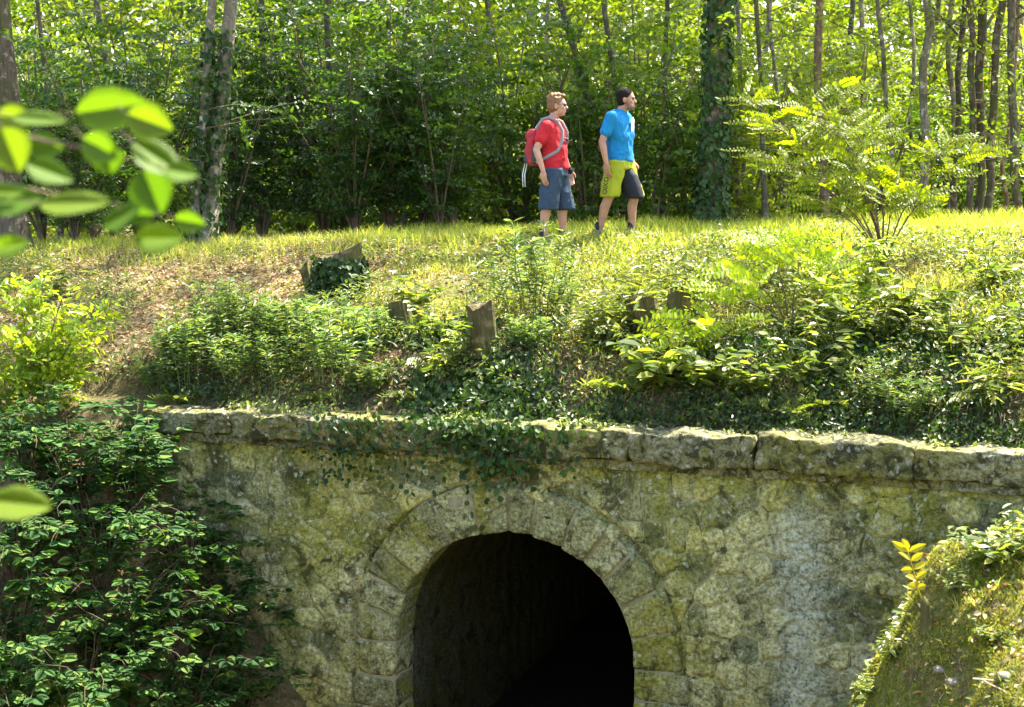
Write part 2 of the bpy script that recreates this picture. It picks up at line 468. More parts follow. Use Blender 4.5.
M['leaf_ivy'] = leafmat('ivy_leaf', [(.016, .042, .010), (.030, .068, .014), (.06, .105, .02)], tf=.2, rough=.5, spec=.22)
M['leaf_bramble'] = leafmat('bramble_leaf', [(.018, .055, .014), (.034, .09, .02), (.055, .125, .025), (.12, .18, .03)], tf=.3, rough=.7, spec=.18)
M['leaf_spurge'] = leafmat('spurge_leaf', [(.05, .10, .042), (.085, .145, .06), (.13, .19, .06), (.26, .28, .07)], tf=.4, rough=.45)
M['leaf_herb'] = leafmat('herb_leaf', [(.05, .085, .022), (.10, .145, .03), (.17, .20, .04), (.26, .26, .06)], tf=.45, rough=.4)
M['leaf_robinia'] = leafmat('robinia_leaf', [(.14, .22, .010), (.22, .30, .010), (.33, .37, .014)], trans=(1.7, 1.65, .35), tf=.65, spec=.3)
M['leaf_hazel'] = leafmat('hazel_leaf', [(.08, .17, .012), (.11, .21, .014), (.16, .24, .014)], trans=(1.25, 1.25, .4), tf=.6, rough=.55, spec=.3)
M['leaf_sapling'] = leafmat('sapling_leaf', [(.10, .18, .014), (.17, .24, .018), (.25, .29, .03)], trans=(1.7, 1.6, .4), tf=.55)
M['leaf_cover'] = leafmat('cover_leaf', [(.06, .09, .02), (.11, .15, .028), (.19, .21, .04), (.30, .28, .09)], tf=.35, rough=.38)
M['leaf_dead'] = leafmat('dead_leaf', [(.13, .07, .03), (.30, .18, .08), (.44, .31, .17), (.55, .44, .28)], trans=(1.2, 1, .7), tf=.2, rough=.6)
M['grass'] = leafmat('grass_blade', [(.12, .18, .02), (.19, .25, .025), (.30, .32, .05), (.42, .38, .14)], tf=.5, rough=.5)
M['grass_dry'] = leafmat('dry_grass_blade', [(.24, .22, .06), (.42, .37, .17), (.30, .30, .07), (.50, .45, .26)], tf=.4, rough=.55)
M['leaf_yellow'] = leafmat('yellow_leaf', [(.40, .36, .015), (.52, .46, .02)], trans=(1.3, 1.2, .4), tf=.5)
M['moss'] = leafmat('moss_tuft', [(.10, .12, .012), (.20, .20, .02), (.33, .30, .035)], tf=.3, rough=.7)

# ------------------------------------------------------------------ ground sheet
def axis(segs):
    out = []
    for a, b, s in segs:
        n = max(1, int(round((b - a) / s)))
        out.append(np.linspace(a, b, n, endpoint=False))
    out.append([segs[-1][1]])
    return np.concatenate(out)

ua = axis([(-250, -60, 12), (-60, -20, 3), (-20, -10, .6), (-10, 9, .07), (9, 20, .6), (20, 60, 3), (60, 250, 12)])
va = axis([(-250, -40, 12), (-40, -15, 1.2), (-15, -8, .2), (-8, 0, .08), (0, .4, .05), (.4, 6, .07), (6, 10, .2), (10, 30, 1), (30, 80, 3), (80, 250, 12)])
uu, vv = np.meshgrid(ua, va, indexing='ij')
gx, gy = uv2w(uu, vv)
gz = height(gx, gy)
nu, nv = uu.shape
idx = np.arange(nu * nv).reshape(nu, nv)
fa = np.stack([idx[:-1, :-1], idx[1:, :-1], idx[1:, 1:], idx[:-1, 1:]], -1).reshape(-1, 4)
fc_u = uu.ravel()[fa].mean(1); fc_v = vv.ravel()[fa].mean(1)
fc_z = gz.ravel()[fa].max(1)
keep = ~((np.abs(fc_u) < 1.4) & (fc_v > .02) & (fc_v < .45) & (fc_z < -1.75))
fa = fa[keep]
lit = sstep(.3, -.3, fbm(gx * .5, gy * .5, 0, 21, 2) + np.clip((uu + 1.0) * .16, -.7, .6)) * sstep(.4, 1.2, vv) * sstep(5.5, 4.5, vv)
lit = np.maximum(lit, .8 * sstep(6.5, 8, vv))
lit = np.maximum(lit, .35 * (vv < 0))
mossw = np.clip(.25 + .7 * sstep(.6, 1.6, vv) + .9 * ((vv < 0) & (uu > 1)), 0, 1)
mossw = np.where(vv < 0.0, np.where(uu > 1, 1, .2), mossw)
mesh_obj('ground', np.stack([gx, gy, gz], -1).reshape(-1, 3), fa, np.full(len(fa), 4), M['ground'], None, True,
         {'litter': lit.ravel(), 'moss': mossw.ravel()})['kind'] = 'structure'

# ------------------------------------------------------------------ masonry portal
RI, RO = 1.08, 1.49
SPR = -3.35
portal = thing('stone_wall', 'mossy rubble stone wall with a dark arched tunnel mouth under the grassy bank', 'wall', (O[0], O[1], FLOOR), -TH)
def P3(u, v, z):
    """portal local coordinates"""
    return np.stack(np.broadcast_arrays(u, v, np.asarray(z) - FLOOR), -1)

us = np.arange(UL, 6.6, .018); zs = np.arange(FLOOR - .1, -1.55, .018)
A, B = np.meshgrid(us, zs, indexing='ij')
def worley(a, b, su, sz, seed):
    wa = a + .05 * fbm(a * 3, b * 3, 0, seed + 3, 2); wb = b + .05 * fbm(a * 3 + 9, b * 3, 0, seed + 5, 2)
    x = wa / su; y = wb / sz
    i = np.floor(x).astype(np.int64); j = np.floor(y).astype(np.int64)
    f1 = np.full(a.shape, 9.0); f2 = f1.copy(); cid = np.zeros(a.shape)
    for di in (-1, 0, 1):
        for dj in (-1, 0, 1):
            ci = i + di; cj = j + dj
            px = ci + .5 + .8 * (_h(ci, cj, 0, seed) - .5) + .5 * (cj % 2); py = cj + .5 + .7 * (_h(ci, cj, 1, seed) - .5)
            px = px - .25
            d = np.hypot((x - px), (y - py))
            new = d < f1
            f2 = np.where(new, f1, np.minimum(f2, d)); cid = np.where(new, _h(ci, cj, 2, seed), cid); f1 = np.where(new, d, f1)
    return f1, f2 - f1, cid
f1, edge, cid = worley(A, B, .25, .21, 11)
bul = .030 * sstep(0, .14, edge) * (.4 + .8 * cid) + .013 * fbm(A * 5, B * 5, 0, 31, 4) + .016 * fbm(A * 20, B * 20, 0, 32, 3)
lime = np.exp(-((A - (2.42 + .1 * fbm(B * 1.5, A * 0, 0, 8, 2))) / .20) ** 2) * sstep(-1.6, -2.2, B) + .5 * np.exp(-((A - 3.0) / .2) ** 2) * sstep(-2.6, -3.2, B)
ringr = np.where(B > SPR, np.hypot(A, B - SPR), np.abs(A))
bul = bul - .055 * np.exp(-((ringr - (RO + .012)) / .022) ** 2)
ix = np.arange(A.size).reshape(A.shape)
fw = np.stack([ix[:-1, :-1], ix[1:, :-1], ix[1:, 1:], ix[:-1, 1:]], -1).reshape(-1, 4)
cu = A.ravel()[fw].mean(1); cz = B.ravel()[fw].mean(1)
rad = np.where(cz > SPR, np.hypot(cu, cz - SPR), np.abs(cu))
fw = fw[rad > RO - .09]
wv = P3(A, -bul, B).reshape(-1, 3)
# end return of the wall
eb, ez = np.meshgrid(np.linspace(0, .5, 12), zs[::3], indexing='ij')
ev = P3(UL - .0 - .02 * fbm(eb * 6, ez * 6, 0, 40, 3), eb, ez).reshape(-1, 3)
ie = np.arange(eb.size).reshape(eb.shape) + len(wv)
fe = np.stack([ie[:-1, :-1], ie[:-1, 1:], ie[1:, 1:], ie[1:, :-1]], -1).reshape(-1, 4)
z0 = np.zeros(eb.size)
mesh_obj('wall_face', np.concatenate([wv, ev]), np.concatenate([fw, fe]), np.full(len(fw) + len(fe), 4), M['wall'], portal, True,
         {'edge': np.concatenate([edge.ravel(), z0 + .5]), 'cid': np.concatenate([cid.ravel(), z0 + .5]), 'lime': np.concatenate([lime.ravel(), z0])})

def block(fn, cuts, seed, amp, parent, name, mat, rnd=.05):
    bm = bmesh.new(); bmesh.ops.create_cube(bm, size=2)
    bmesh.ops.subdivide_edges(bm, edges=bm.edges, cuts=cuts, use_grid_fill=True)
    c = np.array([v.co for v in bm.verts])
    ex = np.maximum(0, (c ** 6).sum(1) - 1)
    c = c * (1 - rnd * ex)[:, None]
    p = fn(c)
    q = p + 50
    n = np.stack([fbm(q[:, 0] * 4, q[:, 1] * 4, q[:, 2] * 4, seed + k, 4) for k in range(3)], -1)
    n2 = np.stack([fbm(q[:, 0] * 17, q[:, 1] * 17, q[:, 2] * 17, seed + k + 9, 3) for k in range(3)], -1)
    p = p + amp * n + amp * .4 * n2
    for v, co in zip(bm.verts, p): v.co = co
    return bm_obj(name, bm, mat, parent, True)

# arch ring
ring = bpy.data.objects.new('arch_ring', None); COL.objects.link(ring); ring.parent = portal
NV = 14
cuts_a = np.cumsum(np.r_[0, rng.uniform(.8, 1.2, NV)]); cuts_a = cuts_a / cuts_a[-1] * pi
for k in range(NV):
    a0, a1 = cuts_a[k] + .006, cuts_a[k + 1] - .006
    ro = RO + rng.uniform(-.05, .03); fv = -.034 - rng.uniform(0, .012); ri = RI + rng.uniform(-.008, .008)
    def fn(c, a0=a0, a1=a1, ro=ro, fv=fv, ri=ri):
        a = a0 + (a1 - a0) * (c[:, 0] + 1) / 2; r = ri + (ro - ri) * (c[:, 2] + 1) / 2; v = fv + (.40 - fv) * (c[:, 1] + 1) / 2
        return P3(r * np.cos(a), v, SPR + r * np.sin(a))
    block(fn, 9, 100 + k, .024, ring, 'voussoir', M['ring'], .025)
for sgn in (-1, 1):
    z = SPR - .012
    k = 0
    while z > FLOOR - .05:
        hgt = rng.uniform(.22, .34); ro = RO + rng.uniform(-.12, .10); fv = -.034 - rng.uniform(0, .012)
        def fn(c, z=z, hgt=hgt, ro=ro, fv=fv):
            r = RI + (ro - RI) * (c[:, 0] + 1) / 2
            return P3(sgn * r, fv + (.40 - fv) * (c[:, 1] + 1) / 2, z - (hgt - .012) * (1 - (c[:, 2] + 1) / 2))
        block(fn, 9, 200 + k + 50 * sgn, .022, ring, 'jamb_stone', M['ring'])
        z -= hgt; k += 1
# mortar bed behind the ring stones
bm = bmesh.new()
mort = Mesh()
aa = np.concatenate([[0], np.linspace(0, pi, 40), [pi]])
def arcpt(r, i, lo=FLOOR):
    z = SPR + r * np.sin(aa); z[0] = lo; z[-1] = lo
    return r * np.cos(aa), z
x1, z1 = arcpt(RI + .012, 0); x2, z2 = arcpt(RO - .05, 0)
n = len(aa)
vv_ = np.concatenate([P3(x1, -.024, z1), P3(x2, -.024, z2), P3(x1, .38, z1)])
i = np.arange(n - 1)
mort.add(vv_, np.concatenate([np.stack([i, i + 1, n + i + 1, n + i], -1), np.stack([i, 2 * n + i, 2 * n + i + 1, i + 1], -1)]))
M['mortar'] = simple('lime_mortar', (.25, .235, .15), .95, .5, 50, .35, 12)
mort.build('mortar_bed', M['mortar'], portal)
# vault
aa2 = np.concatenate([np.linspace(FLOOR - SPR, 0, 14)[:-1] * 1.0, np.linspace(0, pi, 60), np.linspace(0, FLOOR - SPR, 14)[1:]])
tp = np.concatenate([np.full(13, 0), np.full(60, 1), np.full(13, 2)])
rr = RI + .004
bu = np.where(tp == 0, rr, np.where(tp == 2, -rr, rr * np.cos(aa2))); bz = np.where(tp == 1, SPR + rr * np.sin(aa2), SPR + aa2)
vvs = np.linspace(.37, 12, 170)
BU = bu[:, None] + 0 * vvs; BZ = bz[:, None] + 0 * vvs; VV = vvs[None, :] + 0 * bu[:, None]
s_ = np.cumsum(np.r_[0, np.hypot(np.diff(bu), np.diff(bz))])[:, None] + 0 * vvs
_, e2, _ = worley(s_, VV, .28, .34, 77)
dsp = (.03 * sstep(0, .2, e2) + .02 * fbm(s_ * 6, VV * 6, 0, 71, 3)) - .03
nr = np.stack([np.where(tp == 1, np.cos(aa2), np.where(tp == 0, 1, -1)), np.where(tp == 1, np.sin(aa2), 0)], 0)
BU = BU - nr[0][:, None] * dsp; BZ = BZ - nr[1][:, None] * dsp
iv = np.arange(BU.size).reshape(BU.shape)
fv_ = np.stack([iv[:-1, :-1], iv[1:, :-1], iv[1:, 1:], iv[:-1, 1:]], -1).reshape(-1, 4)
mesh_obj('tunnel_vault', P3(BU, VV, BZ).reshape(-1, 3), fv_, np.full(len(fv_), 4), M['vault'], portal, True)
M['tunnel_dark'] = simple('tunnel_shade_dark', (.018, .015, .01), .7, .8, 20)  # near-black colour paints the tunnel's shade on its floor and end
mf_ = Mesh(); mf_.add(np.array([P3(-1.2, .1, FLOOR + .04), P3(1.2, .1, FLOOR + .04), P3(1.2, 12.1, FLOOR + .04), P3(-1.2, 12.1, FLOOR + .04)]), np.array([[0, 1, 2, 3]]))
mf_.build('tunnel_floor', M['tunnel_dark'], portal)
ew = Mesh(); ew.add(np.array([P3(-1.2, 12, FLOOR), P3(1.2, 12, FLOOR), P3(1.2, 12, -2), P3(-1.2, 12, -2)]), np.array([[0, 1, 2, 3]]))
ew.build('dark_end_cap', M['tunnel_dark'], portal)  # added cap over the unseen far end, keeps the tunnel dark
# coping
cop = bpy.data.objects.new('coping', None); COL.objects.link(cop); cop.parent = portal
u = UL - .08; k = 0
while u < 6.5:
    ln = rng.uniform(.7, 1.7); zt_ = -1.34 + rng.uniform(-.02, .03) + .006 * u; zb = -1.595 + rng.uniform(-.012, .012); fv = -.13 + rng.uniform(-.025, .02)
    def fn(c, u=u, ln=ln, zt_=zt_, zb=zb, fv=fv):
        return P3(u - .004 + (ln + .006) * (c[:, 0] + 1) / 2, fv + (.42 - fv) * (c[:, 1] + 1) / 2, zb + (zt_ - zb) * (c[:, 2] + 1) / 2)
    block(fn, 25, 300 + 7 * k, .06, cop, 'coping_stone', M['coping'], .03)
    u += ln; k += 1
# a thin second course under it
bm = bmesh.new()
def fn(c): return P3(UL + 10.0 * (c[:, 0] + 1) / 2, -.055 + .3 * (c[:, 1] + 1) / 2, -1.66 + .075 * (c[:, 2] + 1) / 2)
block(fn, 30, 900, .012, cop, 'bed_course', M['coping'], .0)

# ------------------------------------------------------------------ trees
def polyline(base, top, n, wob, r):
    t = np.linspace(0, 1, n)[:, None]
    p = base + (top - base) * t
    w = np.cumsum(r.normal(size=(n, 3)) * wob, 0); w[:, 2] = 0; w -= w[0]
    return p + w

def crown_mesh(name, R, Hc, ns, nl, L, mat, seed, bottom=.25):
    r = np.random.default_rng(seed)
    LB = Leaves()
    k = 14
    cc = rvec(k, r) * r.uniform(.35, .9, (k, 1)) * np.array([R, R, Hc]); cr = r.uniform(.45, .8, k) * R
    w = r.integers(0, k, ns)
    org = cc[w] + rvec(ns, r) * (cr[w] * r.random(ns) ** .45)[:, None] * np.array([1, 1, .6])
    dr = nrm(org * np.array([1, 1, .35]) + r.normal(size=(ns, 3)) * .8)
    sprays(LB, org, dr, r.uniform(.5, 1.0, ns), nl, L, r=r)
    o = LB.build(name, mat)
    me = o.data; bpy.data.objects.remove(o)
    return me
CROWNS = [crown_mesh('crown', 2.6, 3.4, 240, 16, .19, M['leaf_wood'], 50 + i) for i in range(3)]

def shrub_mesh(seed, H, R, nst, nsp, nl, L, mat, flat=.45):
    """stems fanning from a base with flat leaf sprays; returns (stem mesh, leaf mesh)"""
    r = np.random.default_rng(seed)
    T = Mesh(); LB = Leaves()
    for s in range(nst):
        a = r.random() * 2 * pi; q = r.uniform(.25, 1) * R
        top = np.array([cos(a) * q, sin(a) * q, H * r.uniform(.6, 1)])
        n = 9; t = np.linspace(0, 1, n)
        pts = np.stack([top[0] * t ** 1.4, top[1] * t ** 1.4, top[2] * t], -1) + np.cumsum(r.normal(size=(n, 3)) * .02, 0) * t[:, None]
        T.tube(pts, np.linspace(.022, .005, n) * (H / 3.0), 6)
        m = nsp // nst
        tt = r.uniform(.12, 1, m) ** .8
        org = np.stack([np.interp(tt, t, pts[:, k]) for k in range(3)], -1)
        ang = r.random(m) * 2 * pi
        dr = np.stack([np.cos(ang), np.sin(ang), r.uniform(-.1, .5, m)], -1)
        sprays(LB, org, dr, r.uniform(.35, .95, m) * R * .62, nl, L, up=flat, r=r)
    so = T.build('stem', M['twig']); lo = LB.build('foliage', mat)
    a, b = so.data, lo.data
    bpy.data.objects.remove(so); bpy.data.objects.remove(lo)
    return a, b

def place_mesh(name, me, parent, sc=1.0, rz=0, loc=(0, 0, 0)):
    o = bpy.data.objects.new(name, me); COL.objects.link(o); o.parent = parent
    o.scale = (sc, sc, sc) if np.isscalar(sc) else sc; o.rotation_euler = (0, 0, rz); o.location = loc
    return o

def ivy_on(path, rad, n, LB, r, L=.07):
    """ivy leaves hugging a trunk"""
    t = r.random(n); i = t * (len(path) - 1)
    c = np.stack([np.interp(i, np.arange(len(path)), path[:, k]) for k in range(3)], -1)
    rr_ = np.interp(i, np.arange(len(path)), rad)
    a = r.random(n) * 2 * pi
    o = np.stack([np.cos(a), np.sin(a), np.zeros(n)], -1)
    P = c + o * (rr_ + .01 + .07 * r.random(n) ** 2)[:, None]
    D = np.stack([-np.sin(a) * .4, np.cos(a) * .4, -np.ones(n)], -1) + r.normal(size=(n, 3)) * .5
    LB.add(P, D, o + r.normal(size=(n, 3)) * .35 + np.array([0, 0, .35]), L * r.uniform(.6, 1.25, n), L * r.uniform(.6, 1.1, n))

def tree(label, xb, d, wpx, xt, bark='bark_grey', H=20.0, crown=True, shade=False, ivy=0, stems=None, name='tree', seed=0, crn=None, limb=3, group='trees in the wood behind the path', csc=1.0, wob=.09, low=16):
    """xb: pixel x of the base, xt: pixel x where the trunk leaves the top of the photo"""
    r = np.random.default_rng(1000 + seed)
    bx = (xb - 512) / F * d
    base = np.array([bx, d, 0.0]); base[2] = hz(bx, d) - .15
    root = thing(name, label, 'tree', base, 0, group)
    wpx = wpx * (.68 if wpx < 15 else .92)
    T = Mesh()
    ztop = 180 / F * d + CAMZ
    paths = []
    for si, (xb2, xt2, w2) in enumerate([(xb, xt, wpx)] + (stems or [])):
        q0 = np.array([(xb2 - 512) / F * d - bx, r.normal() * .1 * si, 0])
        dx = ((xt2 - 512) / F * d - bx - q0[0]) / (ztop - base[2])
        n = 22
        zz = np.linspace(0, H, n)
        xx = q0[0] + dx * np.minimum(zz, 5) + dx * .5 * np.maximum(zz - 5, 0)
        wx = np.cumsum(r.normal(size=n) * wob); wx -= np.interp(zz, [0, ztop - base[2]], [wx[0], np.interp(ztop - base[2], zz, wx)])
        wy = np.cumsum(r.normal(size=n) * wob)
        pts = np.stack([xx + wx * .5, q0[1] + wy - wy[0] + r.normal() * .03 * zz * .3 * (si > 0), zz], -1)
        rr_ = w2 / F * d / 2 * np.interp(zz, [0, .25, .8, 4, H], [1.55, 1.18, 1.0, .92, .25])
        T.tube(pts, rr_ * (1 + .06 * r.normal(size=n)), 14 if wpx > 14 else 9)
        paths.append((pts, rr_))
        for k in range(limb):
            h = r.uniform(.22, .85); i = int(h * (n - 1))
            a = r.random() * 2 * pi; ll = r.uniform(1.2, 2.6)
            e = pts[i] + np.array([cos(a) * ll, sin(a) * ll * .8, ll * r.uniform(.3, .9)])
            lp = polyline(pts[i], e, 7, .05, r)
            T.tube(lp, np.linspace(rr_[i] * .45, .006, 7), 6)
    if ivy:
        LB = Leaves()
        for pts, rr_ in (paths[:1] if ivy > 5 else paths):
            m = pts[:, 2] < ivy
            ivy_on(pts[m], rr_[m], int((2600 if ivy > 5 else 800) * ivy / 5), LB, r, .085)
        LB.build('ivy', M['leaf_ivy'], root)
    if low:
        LB = Leaves()
        for pts, rr_ in paths:
            m = low; zz_ = r.uniform(.9, 6.2, m)
            o_ = np.stack([np.interp(zz_, pts[:, 2], pts[:, k]) for k in range(3)], -1)
            a = r.random(m) * 2 * pi
            dv = np.stack([np.cos(a), np.sin(a), r.uniform(-.1, .5, m)], -1); l_ = r.uniform(.5, 1.6, m)
            for k in range(m): T.tube(np.stack([o_[k], o_[k] + dv[k] * l_[k] * .6, o_[k] + dv[k] * l_[k] + [0, 0, -.06]]), [.008, .005, .002], 4, cap=False)
            for q in (.45, .8):
                sprays(LB, o_ + dv * (l_ * q)[:, None], dv + r.normal(size=(m, 3)) * .4, l_ * .6, 15, .088, up=.6, r=r)
        LB.build('foliage', M['leaf_light' if xb > 680 else 'leaf_wood'], root)  # lighter leaf right of centre stands in for the backlit wood
    T.build('trunk', M[bark], root)
    if crown:
        pts = paths[0][0]
        if 700 < xb and not shade: csc = csc * .4  # unseen right-hand crowns shrunk to let sun onto the bank
        c = place_mesh('crown', CROWNS[seed % 3], root, csc, r.random() * 6.28, (pts[-5][0], pts[-5][1], H - 2.2))
    return root

T_ = tree
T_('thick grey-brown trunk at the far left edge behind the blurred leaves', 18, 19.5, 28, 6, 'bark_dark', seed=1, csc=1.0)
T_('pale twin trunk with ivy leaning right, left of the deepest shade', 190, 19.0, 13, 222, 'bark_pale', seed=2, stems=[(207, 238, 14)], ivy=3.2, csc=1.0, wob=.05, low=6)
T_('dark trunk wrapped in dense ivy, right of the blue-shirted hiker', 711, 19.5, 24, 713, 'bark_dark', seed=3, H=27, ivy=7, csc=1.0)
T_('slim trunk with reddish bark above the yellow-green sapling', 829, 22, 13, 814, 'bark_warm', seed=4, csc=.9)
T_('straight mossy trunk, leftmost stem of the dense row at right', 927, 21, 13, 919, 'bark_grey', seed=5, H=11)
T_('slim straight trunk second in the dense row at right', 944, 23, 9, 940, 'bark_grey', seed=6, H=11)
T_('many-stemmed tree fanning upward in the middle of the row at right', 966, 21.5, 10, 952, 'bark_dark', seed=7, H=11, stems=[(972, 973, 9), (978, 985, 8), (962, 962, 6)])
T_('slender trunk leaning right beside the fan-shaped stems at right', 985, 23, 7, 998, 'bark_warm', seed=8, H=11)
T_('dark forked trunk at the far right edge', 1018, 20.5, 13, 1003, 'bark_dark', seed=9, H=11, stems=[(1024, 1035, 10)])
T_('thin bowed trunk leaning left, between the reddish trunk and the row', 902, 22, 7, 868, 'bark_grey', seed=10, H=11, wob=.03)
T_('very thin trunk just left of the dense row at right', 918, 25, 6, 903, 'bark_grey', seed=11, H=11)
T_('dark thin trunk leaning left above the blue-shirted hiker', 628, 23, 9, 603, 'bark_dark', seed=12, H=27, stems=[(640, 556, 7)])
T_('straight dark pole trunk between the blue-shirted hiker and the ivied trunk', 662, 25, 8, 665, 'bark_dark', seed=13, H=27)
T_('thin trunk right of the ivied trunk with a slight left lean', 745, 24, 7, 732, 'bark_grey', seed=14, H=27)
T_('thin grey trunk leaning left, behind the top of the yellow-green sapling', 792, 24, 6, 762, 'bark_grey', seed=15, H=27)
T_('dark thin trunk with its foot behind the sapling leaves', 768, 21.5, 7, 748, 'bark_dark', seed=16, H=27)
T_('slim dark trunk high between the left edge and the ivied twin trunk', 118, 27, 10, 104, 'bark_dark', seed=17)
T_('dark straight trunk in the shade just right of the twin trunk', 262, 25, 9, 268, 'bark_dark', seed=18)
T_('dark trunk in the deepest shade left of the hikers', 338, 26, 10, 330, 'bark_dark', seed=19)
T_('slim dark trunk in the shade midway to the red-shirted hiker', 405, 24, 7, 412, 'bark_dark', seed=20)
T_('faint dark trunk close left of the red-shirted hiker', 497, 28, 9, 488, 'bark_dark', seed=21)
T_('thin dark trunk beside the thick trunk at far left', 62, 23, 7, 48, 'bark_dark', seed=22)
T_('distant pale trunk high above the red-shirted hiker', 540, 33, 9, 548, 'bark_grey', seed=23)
T_('distant slim trunk between the ivied trunk and the sapling', 722, 33, 8, 770, 'bark_grey', seed=24, shade=True, csc=1.7, H=24)  # this and the next two: unseen crown enlarged to shade the wood
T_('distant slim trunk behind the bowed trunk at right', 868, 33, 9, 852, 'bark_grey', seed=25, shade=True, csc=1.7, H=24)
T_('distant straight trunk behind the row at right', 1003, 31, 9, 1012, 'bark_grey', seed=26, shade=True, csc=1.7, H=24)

T_('distant tree added for shade between the sapling and the bowed trunk', 838, 30, 9, 846, 'bark_dark', seed=27, shade=True, csc=1.7, H=24)  # added tree; its crown out of view shades the left of the wood
T_('distant trunk glimpsed between two stems of the row at right', 955, 30, 9, 966, 'bark_dark', seed=28, H=12)
T_('distant leaning tree added for shade just right of the sapling top', 898, 32, 8, 930, 'bark_dark', seed=29, shade=True, csc=1.7, H=24)  # another added tree, its big unseen crown there to cast shade
# understory shrubs
SH = [shrub_mesh(60 + i, 3.4, 1.7, 9, 170, 26, .085, M[m], fl) for i, (m, fl) in enumerate([('leaf_wood', .45), ('leaf_dark', .45), ('leaf_wood', .7), ('leaf_light', .6)])]  # dark and light leaf variants carry shade and backlight in their colour
def shrub(label, px, d, var, sc=1.0, seed=0, name='shrub', dz=0):
    x = (px - 512) / F * d
    root = thing(name, label, 'shrub', (x, d, hz(x, d) - .05 + dz), seed * 1.7, 'leafy shrubs under the trees')
    place_mesh('stem', SH[var][0], root, sc); place_mesh('foliage', SH[var][1], root, sc)
    return root
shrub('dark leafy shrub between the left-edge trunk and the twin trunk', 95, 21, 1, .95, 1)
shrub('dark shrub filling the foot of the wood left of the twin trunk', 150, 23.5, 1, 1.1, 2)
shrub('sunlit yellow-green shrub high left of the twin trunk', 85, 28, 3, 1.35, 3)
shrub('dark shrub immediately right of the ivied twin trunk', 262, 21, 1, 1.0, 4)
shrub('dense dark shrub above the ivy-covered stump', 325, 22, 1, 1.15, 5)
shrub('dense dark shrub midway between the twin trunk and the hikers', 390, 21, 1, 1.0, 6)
shrub('mid green layered shrub left of the backpack', 455, 21, 0, 1.1, 7)
shrub('mid green shrub directly behind the red-shirted hiker', 520, 23, 0, 1.2, 8)
shrub('mid green bush showing between the two hikers', 588, 22, 2, 1.0, 9)
shrub('green bush right behind the blue-shirted hiker', 650, 22, 0, 1.05, 10)
shrub('low green bush at the foot of the ivied trunk', 690, 23, 2, .95, 11)
shrub('light green bush right of the ivied trunk', 760, 25, 3, 1.0, 12)
shrub('green bush at the foot of the reddish trunk', 815, 25, 2, .8, 13)
shrub('low bush behind the bowed trunk', 880, 25, 2, .8, 14)
shrub('low green bush behind the row of trunks at right', 950, 26, 2, .85, 15)
shrub('low green bush at the far right edge behind the forked trunk', 1020, 24, 0, .8, 16)
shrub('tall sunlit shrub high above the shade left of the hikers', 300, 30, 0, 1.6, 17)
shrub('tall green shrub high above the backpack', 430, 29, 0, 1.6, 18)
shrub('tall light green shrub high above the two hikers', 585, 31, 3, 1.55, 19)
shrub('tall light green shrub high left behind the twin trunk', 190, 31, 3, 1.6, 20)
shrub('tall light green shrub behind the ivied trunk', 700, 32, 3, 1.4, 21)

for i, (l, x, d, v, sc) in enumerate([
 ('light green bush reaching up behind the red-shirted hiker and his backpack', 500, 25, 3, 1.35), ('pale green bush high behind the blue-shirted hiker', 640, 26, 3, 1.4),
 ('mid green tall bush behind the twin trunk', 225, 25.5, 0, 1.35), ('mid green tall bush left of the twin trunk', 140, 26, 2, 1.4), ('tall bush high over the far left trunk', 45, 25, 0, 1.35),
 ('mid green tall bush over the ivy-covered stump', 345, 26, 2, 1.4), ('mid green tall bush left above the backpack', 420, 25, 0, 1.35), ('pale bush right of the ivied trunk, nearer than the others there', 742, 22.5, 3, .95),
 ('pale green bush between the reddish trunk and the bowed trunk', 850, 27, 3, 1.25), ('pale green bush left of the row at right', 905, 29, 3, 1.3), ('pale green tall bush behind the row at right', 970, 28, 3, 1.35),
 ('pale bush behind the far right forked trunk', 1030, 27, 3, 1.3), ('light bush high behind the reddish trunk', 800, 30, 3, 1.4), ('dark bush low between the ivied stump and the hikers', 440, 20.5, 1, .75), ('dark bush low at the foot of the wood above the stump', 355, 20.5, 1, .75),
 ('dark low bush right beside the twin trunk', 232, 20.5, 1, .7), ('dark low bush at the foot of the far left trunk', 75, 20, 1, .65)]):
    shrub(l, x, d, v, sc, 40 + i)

# far wood as one mass
r = np.random.default_rng(88)
LB = Leaves()
def slab(ns, y0, y1, z1, L, nl, hole):
    Y = r.uniform(y0, y1, ns); X = r.uniform(-.42, .44, ns) * Y
    Z = -1.2 + (z1 + 1.2) * r.random(ns)
    kk = fbm(X * .4, Y * .4, Z * .4, 90, 3) > hole
    org = np.stack([X, Y, Z], -1)[kk]
    dr = r.normal(size=org.shape); dr[:, 2] *= .4
    sprays(LB, org, dr, r.uniform(.7, 1.5, len(org)), nl, L, up=.6, r=r)
slab(6500, 34, 48, 9.5, .20, 16, -.05)
slab(5500, 50, 66, 12, .34, 15, -.3)
slab(2600, 70, 80, 16, .6, 14, -1)
tag(LB.build('far_wood', M['leaf_light']), kind='stuff')

# ------------------------------------------------------------------ ground cover
def scatter(n, box, r, cond=None):
    """random ground points inside a (u0,u1,v0,v1) box"""
    u = r.uniform(box[0], box[1], n); v = r.uniform(box[2], box[3], n)
    x, y = uv2w(u, v)
    if cond is not None:
        k = cond(u, v, x, y, r); u, v, x, y = u[k], v[k], x[k], y[k]
    return np.stack([x, y, height(x, y)], -1), u, v

